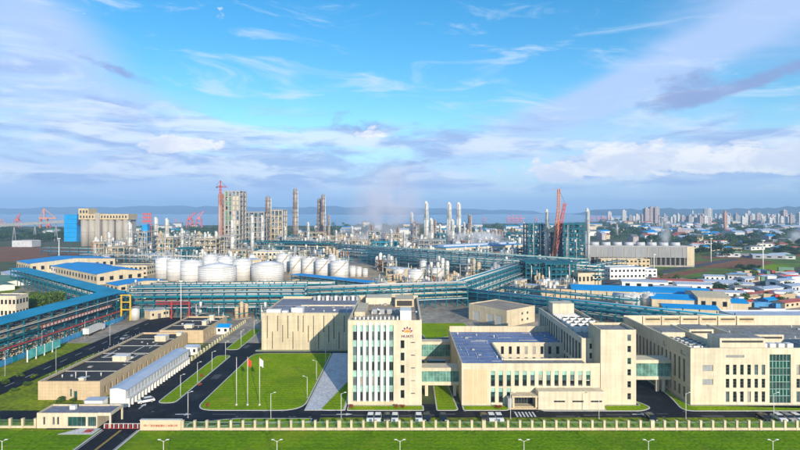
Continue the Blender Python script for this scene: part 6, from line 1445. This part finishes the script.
lattice(t, 'boom', (0, 0, 5), bx(558.5, 210), 2.6, 'crane_orange', 14, 0.55); lattice(t, 'jib', bx(558.5, 210), bx(558.8, 189), 2.2, 'crane_orange', 8, 0.5); lattice(t, 'luffing_boom', (1, 1, 5), bx(565, 203), 2.4, 'crane_red', 14, 0.45)
b = MB(); b.bar(bx(558.8, 189), bx(565, 203), 0.3); b.bar(bx(565, 203), (-3, 0, 5), 0.25); b.build('cable', t, 'steel_dark')
def tower_crane(label, px, ty, by, jl, ang, m):
    Y = DY(by); h = ZA(ty, Y); t = thing('tower_crane', label, 'crane', (XA(px, Y), Y, 0), ang)
    lattice(t, 'mast', (0, 0, 0), (0, 0, h - 7), 2.2, m, 22, 0.4); lattice(t, 'jib', (-7, 0, h - 9), (jl, 0, h - 9), 1.2, m, 14, 0.3); box('counterweight', t, -8.4, -7.1, -1, 1, h - 11, h - 9, 'steel_dark'); lattice(t, 'apex', (0, 0, h - 8), (0, 0, h), 0.9, m, 4, 0.35)
    b = MB(); b.bar((0, 0, h), (jl * .8, 0, h - 8), .25); b.bar((0, 0, h), (-10, 0, h - 8), .25); b.build('cable', t, 'steel_dark')
tower_crane('orange-red construction mast beside the green and cream tower', 220.5, 180.5, 249, 14, R(70), 'crane_red')
def port_crane(label, px, ty, Y, m, ang, luff, group='port cranes'):
    h = ZA(ty, Y); X = XA(px, Y); t = thing('port_crane', label, 'crane', (X, Y, 0), ang, group); w = h * 0.16; q = h * 0.025
    for x in (-w, w):
        for y in (-w, w): b = MB(); b.bar((x, y, 0), (x * .8, y * .8, h * .5), q * 1.5); b.build('leg', t, m)
    for z in (h * .25, h * .5):
        b = MB()
        for y in (-w * .85, w * .85): b.bar((-w, y, z), (w, y, z), q * 1.4)
        for x in (-w * .85, w * .85): b.bar((x, -w, z), (x, w, z), q * 1.4)
        b.build('portal_beam', t, m)
    if luff: box('house', t, -w * .6, w * .6, -w * .5, w * .5, h * .51, h * .64, m); b = MB(); b.bar((0, 0, h * .6), (w * luff, 0, h), q * 2.2); b.bar((-w * .5, 0, h * .62), (-w * .2, 0, h * .82), q * 1.5); b.bar((-w * .2, 0, h * .82), (w * luff, 0, h), q * .8); b.build('jib', t, m)
    else: b = MB(); b.bar((-w * 1.3, 0, h * .52), (w * 3.2, 0, h * .52), q * 2.2); b.bar((0, 0, h * .5), (0, 0, h), q * 2); b.bar((0, 0, h), (w * 3, 0, h * .54), q); b.bar((0, 0, h), (-w * 1.2, 0, h * .54), q); b.build('boom', t, m)
port_crane('orange-red port crane cut by the left edge', 1, 219, 1750, 'crane_orange', 0.2, 0)
port_crane('red luffing port crane second from the left edge', 17.5, 213.5, 1750, 'crane_red', 0.1, 1.3)
port_crane('tall orange port crane left of the blue tower', 44, 208.5, 1650, 'crane_orange', 0.4, 0); port_crane('small red port crane at the foot of the tall orange one', 49, 220, 1500, 'crane_red', 0.3, 1.6)
port_crane('pink-red luffing port crane left of the construction mast', 190, 212, 1750, 'crane_red', 0.0, 2.6); port_crane('pink-red port crane right beside the luffing one', 199, 211, 1800, 'crane_pink', 0.2, 1.8); port_crane('small pink port crane behind the blue stack', 176, 219, 1850, 'crane_pink', 0.3, 0)
for i, px in enumerate((508.5, 513, 517, 521)): port_crane('pink port crane far across the water, %s of the centre four' % ORD[i], px, 214.5, 2500, 'crane_pink', 0.1, 0)
for i, px in enumerate((592, 598, 604, 610)): port_crane('pink port crane behind the red crane, %s of that four' % ORD[i], px, 215, 2700, 'crane_pink', 0.1, 0)
for i, px in enumerate((470, 484, 536)): port_crane('faint pink port crane at the water edge, %s from the left' % ORD[i], px, 216, 2600, 'crane_pink', 0.3, 0)

def spot_mid(px):
    for lim, w in ((170, 'behind the blue stack'), (215, 'behind the pink luffing cranes'), (250, 'behind the green and cream tower'), (290, 'behind the concrete frames'), (330, 'behind the touching pair of columns'), (400, 'behind the lilac steam'), (445, 'behind the tallest centre column'), (480, 'behind the two equal columns'), (530, 'behind the arcaded hall'), (590, 'behind the red crane')):
        if px < lim: return w
    return 'behind the slender white column'
def spot_right(px):
    for lim, w in ((678, 'behind the cooling block'), (692, 'by the pinkish square block'), (702, 'left of the twin high-rises'), (716, 'below the twin high-rises'), (734, 'round the brick chimney'), (756, 'left of the tall white mast'), (776, 'behind the tall white mast'), (790, 'by the right edge steam')):
        if px < lim: return w
    return 'at the right edge'
def spot_left(px):
    for lim, w in ((10, 'at the left edge'), (24, 'below the red luffing crane'), (38, 'between two port cranes'), (52, 'below the tall orange crane'), (66, 'at the blue tower')):
        if px < lim: return w
    return 'left of the grey silos'
# ================================================================== CITY ON THE RIGHT
def city_mat(base, name):
    m = MATS[base].copy(); m.name = name; MATS[name] = m; t = m.node_tree; b = t.nodes['Principled BSDF']; old = b.inputs['Base Color'].links[0].from_socket
    br = t.nodes.new('ShaderNodeTexBrick'); br.offset = 0; br.inputs['Scale'].default_value = 1.0; br.inputs['Brick Width'].default_value = 6.0; br.inputs['Row Height'].default_value = 4.0; br.inputs['Mortar Size'].default_value = 1.1
    br.inputs['Color1'].default_value = (0.07, 0.08, 0.10, 1); br.inputs['Color2'].default_value = (0.11, 0.12, 0.14, 1)
    g = t.nodes.new('ShaderNodeNewGeometry'); s = t.nodes.new('ShaderNodeSeparateXYZ'); c = t.nodes.new('ShaderNodeCombineXYZ'); ad = t.nodes.new('ShaderNodeMath'); t.links.new(g.outputs['Position'], s.inputs[0]); t.links.new(s.outputs[0], ad.inputs[0]); t.links.new(s.outputs[1], ad.inputs[1]); t.links.new(ad.outputs[0], c.inputs[0]); t.links.new(s.outputs[2], c.inputs[1]); t.links.new(c.outputs[0], br.inputs['Vector']); t.links.new(old, br.inputs['Mortar']); t.links.new(br.outputs[0], b.inputs['Base Color'])
for a, n_ in (('city_white', 'city_white_windowed'), ('city_pink', 'city_pink_windowed'), ('city_grey', 'city_grey_windowed')): city_mat(a, n_)
def city(label, px0, px1, ty, Y, m, group, depth=None):
    x0, x1 = XA(px0, Y), XA(px1, Y); h = max(6, ZA(ty, Y)); d = depth or max(10, (x1 - x0) * .8); t = thing('city_building', label, 'building', ((x0 + x1) / 2, Y, 0), random.uniform(-.3, .3), group); w = (x1 - x0) / 2
    box('wall', t, -w, w, 0, d, 0, h, m + '_windowed'); box('roof_house', t, -w * .4, w * .3, d * .3, d * .7, h, h + 4, m)
rr = random.Random(33)
city('cluster slab of the brownish high-rise estate, left slab', 645, 650, 208.5, 2100, 'city_pink', 'brownish high-rise estate'); city('cluster slab of the brownish high-rise estate, middle slab', 650.2, 655, 207, 2110, 'city_pink', 'brownish high-rise estate'); city('cluster slab of the brownish high-rise estate, right slab', 655.2, 659.5, 207.5, 2100, 'city_pink', 'brownish high-rise estate')
city('dark twin high-rise, left of the white one', 704.5, 708, 208.5, 2600, 'city_grey', 'twin high-rises'); city('white twin high-rise, right of the dark one', 708.4, 712, 208.8, 2600, 'city_white', 'twin high-rises')
city('pinkish square block among the trees', 677, 686, 229, 1150, 'city_pink', None); city('white block with red top in the city', 698, 711, 217.5, 2000, 'city_pink', None)
words_ = ['pale', 'slim pale', 'broad pale', 'low pale', 'grey', 'low grey', 'pinkish', 'low pinkish']
for i in range(190):
    px = 600 + 215 * (rr.random() ** 0.75); Y = rr.uniform(1900, 4200); w = rr.uniform(1.5, 4.5); ty = rr.uniform(210, 217) if rr.random() < .13 else rr.uniform(213.8, 219); m = rr.choice(('city_white', 'city_white', 'city_white', 'city_pink', 'city_grey')); c = {'city_white': 'pale', 'city_pink': 'pinkish', 'city_grey': 'grey'}[m]
    sz = 'tall' if ZA(ty, Y) > 48 else 'low'
    l = '%s %s city block %s, %s' % (sz, c, spot_right(px), 'nearer' if Y < 2700 else 'farther off'); city(l, px, px + w, ty, Y, m, 'city: ' + l)
for i in range(110):
    px = rr.uniform(600, 815); Y = rr.uniform(850, 2300); w = rr.uniform(4, 12); h = rr.uniform(6, 14); x, y = XA(px, Y), Y; m = rr.choice(('shed_pale', 'white_paint', 'cream', 'city_pink')); rm = rr.choice(('roof_light', 'roof_grey', 'roof_bright_blue', 'roof_light', 'roof_red'))
    c = {'shed_pale': 'grey', 'white_paint': 'white', 'cream': 'cream', 'city_pink': 'pinkish'}[m]; c2 = {'roof_light': 'pale', 'roof_grey': 'grey', 'roof_bright_blue': 'blue', 'roof_red': 'red'}[rm]
    gable('%s factory shed with %s roof %s' % (c, c2, spot_right(px)), 0, w * Y / F, 0, 25, h, 3, m, rm, 'factory_shed', (x, y, 0), rr.uniform(-.3, .3), 0, 'shed', 'sheds: %s with %s roof %s' % (c, c2, spot_right(px)))
for i in range(26):
    px = rr.uniform(330, 600); Y = rr.uniform(1050, 1900); w = rr.uniform(5, 14); h = rr.uniform(7, 16); m = rr.choice(('shed_pale', 'white_paint', 'cream')); rm = rr.choice(('roof_light', 'fence_blue', 'teal_roof', 'roof_grey')); c = {'shed_pale': 'grey', 'white_paint': 'white', 'cream': 'cream'}[m]; c2 = {'roof_light': 'pale', 'roof_grey': 'grey', 'fence_blue': 'blue', 'teal_roof': 'teal'}[rm]
    gable('%s shed with %s roof %s' % (c, c2, spot_mid(px)), 0, w * Y / F, 0, 30, h, 3, m, rm, 'factory_shed', (XA(px, Y), Y, 0), rr.uniform(-.4, .4), 0, 'shed', 'sheds: %s with %s roof %s' % (c, c2, spot_mid(px)))
for i in range(22):
    px = rr.uniform(-5, 330); Y = rr.uniform(1050, 1800); w = rr.uniform(5, 16); h = rr.uniform(7, 14); rm = rr.choice(('roof_light', 'teal_roof', 'roof_green', 'roof_grey')); c2 = {'roof_light': 'pale', 'roof_grey': 'grey', 'teal_roof': 'teal', 'roof_green': 'green'}[rm]
    gable('low port shed with %s roof %s' % (c2, spot_left(px) if px < 80 else spot_mid(px)), 0, w * Y / F, 0, 30, h, 3, 'shed_pale', rm, 'port_shed', (XA(px, Y), Y, 0), rr.uniform(-.3, .3), 0, 'shed', 'port sheds with %s roof %s' % (c2, spot_left(px) if px < 80 else spot_mid(px)))
t = thing('brick_chimney', 'red brick chimney rising from the city at right', 'chimney', (XA(725, 1300), 1300, 0)); cyl('shaft', t, 0, 0, 0, ZA(211.5, 1300), 3.8, 'brick_pink', 2.9, seg=14); cyl('cap', t, 0, 0, ZA(211.5, 1300), ZA(211.5, 1300) + 2, 3.3, 'concrete', seg=14)
for i, (px, ty, Y) in enumerate(((659, 216, 1500), (662, 219, 1500), (636, 213.5, 1900), (694, 213, 2400), (617, 224, 1200))):
    t = thing('chimney_stack', 'thin grey stack among the city blocks, %s' % ('nearest', 'beside the nearest', 'by the pink cranes', 'by the twin high-rises', 'above the cooling block')[i], 'chimney', (XA(px, Y), Y, 0), 0, 'thin stacks'); cyl('shaft', t, 0, 0, 0, ZA(ty, Y), 3.0, 'column_grey', 2.0, seg=12); cyl('cap', t, 0, 0, ZA(ty, Y), ZA(ty, Y) + 1.5, 2.3, 'steel_dark', seg=12)

# ================================================================== TREES
rr = random.Random(44); random.seed(44)
for i in range(120):
    px = rr.uniform(640, 815); Y = 620 + 1000 * rr.random() ** 0.8
    if px < 700 and Y < 800: Y += 320
    h = rr.uniform(8, 15); l = '%s dark green tree %s, %s' % ('tall' if h > 12 else 'low', spot_right(px), 'nearer' if Y < 1000 else 'farther off')
    tree(l, XA(px, Y), Y, h, rr.uniform(7, 12), 'trees: ' + l)
for i in range(50):
    px = rr.uniform(-10, 82); Y = rr.uniform(930, 1450); h = rr.uniform(8, 15); l = '%s dark green tree %s, %s' % ('tall' if h > 12 else 'low', spot_left(px), 'nearer' if Y < 1150 else 'farther off')
    tree(l, XA(px, Y), Y, h, rr.uniform(8, 13), 'trees: ' + l)
for i in range(26):
    px = rr.uniform(700, 790); py = rr.uniform(243, 247) ; x, y = G(px, py); tree('small round tree in the row above the far field', x, y, rr.uniform(5, 8), rr.uniform(3, 5), 'tree row above the far field', 'leaf')
for i in range(30):
    px = rr.choice((rr.uniform(645, 700), rr.uniform(735, 760), rr.uniform(760, 810))); py = rr.uniform(276, 306); x, y = G(px, py); tree((lambda q: q)('green tree between sheds %s' % ('left of the cream gabled hall' if px < 700 else 'by the red-roofed shed' if px < 760 else 'near the right edge') + (', nearer' if py > 290 else ', farther off')), x, y, rr.uniform(4, 6.5), rr.uniform(2, 3.6), 'trees between the sheds', 'leaf')
for i in range(8):
    px = rr.uniform(738, 762); py = rr.uniform(268.5, 272); x, y = G(px, py); tree('dark bush in the thicket on the far field', x, y, 4.5, 4, 'thicket on the far field')
for i in range(7):
    px = 713 + i * 1.6; x, y = G(px, 291 + (i % 2)); tree('dark round tree in the clump among white sheds', x, y, 5.5, 3.4, 'clump among white sheds', 'leaf_dark')
for i in range(40):
    px = rr.uniform(330, 640); Y = rr.uniform(950, 1800); l = 'dark tree %s, %s' % (spot_mid(px), 'nearer' if Y < 1300 else 'farther off'); tree(l, XA(px, Y), Y, rr.uniform(9, 16), rr.uniform(8, 14), 'trees: ' + l)
for i in range(14):
    px = rr.uniform(130, 330); Y = rr.uniform(1000, 1700); l = 'dark tree %s, %s' % (spot_mid(px), 'nearer' if Y < 1300 else 'farther off'); tree(l, XA(px, Y), Y, rr.uniform(9, 14), rr.uniform(8, 13), 'trees: ' + l)
for i in range(34):
    px = rr.uniform(696, 815); py = rr.uniform(245, 256); x, y = G(px, py); l = 'green tree on the far field %s, %s' % (spot_right(px), 'nearer' if py > 250 else 'farther off'); tree(l, x, y, rr.uniform(5, 9), rr.uniform(3.5, 6.5), 'trees: ' + l, 'leaf_dark' if i % 3 else 'leaf')
for i in range(26):
    px = rr.uniform(690, 812); py = rr.uniform(241, 259); x, y = G(px, py); m = rr.choice(('shed_pale', 'white_paint', 'cream', 'city_grey')); rm = rr.choice(('roof_light', 'roof_grey', 'roof_bright_blue', 'roof_light', 'roof_red', 'roof_green')); c = {'shed_pale': 'grey', 'white_paint': 'white', 'cream': 'cream', 'city_grey': 'dark grey'}[m]; c2 = {'roof_light': 'pale', 'roof_grey': 'grey', 'roof_bright_blue': 'blue', 'roof_red': 'red', 'roof_green': 'green'}[rm]
    l = '%s field shed with %s roof %s' % (c, c2, spot_right(px)); gable(l, 0, rr.uniform(12, 34), 0, rr.uniform(9, 14), rr.uniform(3.5, 6), 1.2, m, rm, 'field_shed', (x, y, 0), rr.choice((R(-14), R(24))), 3, 'shed', 'field sheds: ' + l)
# far woodland that reads as one mass
def woodland(label, regions, seed):
    rr = random.Random(seed); b = MB()
    for n, pa, pb, Ya, Yb in regions:
        for i in range(n):
            px = rr.uniform(pa, pb); Y = rr.uniform(Ya, Yb); x = XA(px, Y); h = rr.uniform(7, 14); r_ = rr.uniform(6, 12)
            for k in range(34):
                d = Vector((rr.gauss(0, 1), rr.gauss(0, 1), rr.gauss(0, 1))).normalized() * rr.random() ** .4; s = rr.uniform(1.2, 2.6)
                u = Vector((rr.gauss(0, 1), rr.gauss(0, 1), rr.gauss(0, .6))).normalized() * s; v = u.cross(Vector((rr.gauss(0, 1), rr.gauss(0, 1), rr.gauss(0, 1)))).normalized() * s * .8; c = Vector((x + d.x * r_, Y + d.y * r_, h * .55 + d.z * h * .45)); b.quad(c - u, c - v, c + u, c + v)
    o = b.build('woodland', None, 'leaf_dark'); o['kind'] = 'stuff'; o['label'] = label; o['category'] = 'woodland'
woodland('dark green far woodland between the city blocks', [(900, 600, 830, 1300, 3600), (260, 655, 830, 900, 1500)], 61)
woodland('dark green woodland along the left shore', [(330, -12, 330, 1000, 1600)], 62)
woodland('dark green woodland in the haze behind the plant', [(300, 330, 650, 1050, 2100)], 63)

# ================================================================== STEAM AND HAZE
def plume(label, c, rad, dens, seed, ns=0.06, tilt=0.0, lo=0.36, color=(0.95, 0.95, 0.97)):
    bm = bmesh.new(); bmesh.ops.create_icosphere(bm, subdivisions=3, radius=1.0); me = bpy.data.meshes.new('steam_plume'); bm.to_mesh(me); bm.free()
    o = bpy.data.objects.new('steam_plume', me); COL.objects.link(o); o.location = c; o.scale = rad; o.rotation_euler = (0, tilt, 0)
    o['kind'] = 'stuff'; o['label'] = label; o['category'] = 'steam'
    m = bpy.data.materials.new('steam_%d' % seed); m.use_nodes = True; t = m.node_tree; t.nodes.clear()
    out = t.nodes.new('ShaderNodeOutputMaterial'); pv = t.nodes.new('ShaderNodeVolumePrincipled'); pv.inputs['Color'].default_value = (*color, 1); pv.inputs['Anisotropy'].default_value = 0.0; t.links.new(pv.outputs[0], out.inputs['Volume'])
    tcx = t.nodes.new('ShaderNodeTexCoord'); g = t.nodes.new('ShaderNodeNewGeometry'); n = t.nodes.new('ShaderNodeTexNoise'); n.noise_dimensions = '4D'; n.inputs['W'].default_value = seed; n.inputs['Scale'].default_value = ns; n.inputs['Detail'].default_value = 5
    t.links.new(g.outputs['Position'], n.inputs['Vector']); ln = t.nodes.new('ShaderNodeVectorMath'); ln.operation = 'LENGTH'; t.links.new(tcx.outputs['Object'], ln.inputs[0])
    f = t.nodes.new('ShaderNodeMapRange'); f.interpolation_type = 'SMOOTHSTEP'; f.inputs[1].default_value = 1.0; f.inputs[2].default_value = 0.1; t.links.new(ln.outputs['Value'], f.inputs[0])
    q = t.nodes.new('ShaderNodeMapRange'); q.inputs[1].default_value = lo; q.inputs[2].default_value = lo + 0.25; t.links.new(n.outputs[0], q.inputs[0])
    a = t.nodes.new('ShaderNodeMath'); a.operation = 'MULTIPLY'; t.links.new(f.outputs[0], a.inputs[0]); t.links.new(q.outputs[0], a.inputs[1]); a2 = t.nodes.new('ShaderNodeMath'); a2.operation = 'MULTIPLY'; t.links.new(a.outputs[0], a2.inputs[0]); a2.inputs[1].default_value = dens; t.links.new(a2.outputs[0], pv.inputs['Density'])
    me.materials.append(m)
Yp = 760; plume('white steam rising from behind the row of five tanks', (XA(361, Yp), Yp, ZA(249, Yp)), (14, 16, 30), 0.34, 1, 0.12, 0.2)
Yp = 900; plume('thin lilac steam column drifting up over the centre of the plant', (XA(388, Yp), Yp, ZA(208, Yp)), (80, 50, 100), 0.045, 2, 0.026, 0.30, 0.36, (0.93, 0.91, 0.98))
Yp = 820; plume('white steam bank round the arcaded hall', (XA(478, Yp), Yp, ZA(244, Yp)), (72, 38, 22), 0.30, 3, 0.05, 0.0, 0.36)
Yp = 900; plume('white steam drifting at the right edge', (XA(794, Yp), Yp, ZA(241, Yp)), (46, 26, 20), 0.10, 4, 0.07, -0.5, 0.42)
Yp = 548; plume('thin steam above the cooling tower block', (XA(665, Yp), Yp, ZA(234, Yp)), (8, 8, 24), 0.14, 5, 0.15, 0.1, 0.36)
HB = MB(); HB.box(-16100, 16100, -400, 15600, -1.0, 330); hz = HB.build('haze', None, None); hz['kind'] = 'stuff'; hz['label'] = 'pale blue haze lying over the whole plain'; hz['category'] = 'haze'
m = bpy.data.materials.new('haze'); m.use_nodes = True; t = m.node_tree; t.nodes.clear(); out = t.nodes.new('ShaderNodeOutputMaterial'); pv = t.nodes.new('ShaderNodeVolumePrincipled'); pv.inputs['Color'].default_value = (0.46, 0.71, 1.0, 1); pv.inputs['Density'].default_value = 0.00014; pv.inputs['Anisotropy'].default_value = 0.0; t.links.new(pv.outputs[0], out.inputs['Volume']); hz.data.materials.append(m)
m.cycles.homogeneous_volume = True

# ------------------------------------------------------------------ alike things: say which one, counted from the left
same = {}
for o in COL.objects:
    if o.parent is None and 'label' in o: same.setdefault(o['label'], []).append(o)
for l, os_ in same.items():
    if 1 < len(os_) <= 20 and len(l.split()) <= 13:
        os_.sort(key=lambda o: o.location.x / max(1.0, o.location.y))
        for i, o in enumerate(os_): o['label'] = '%s, %s from left' % (l, ORD[i])
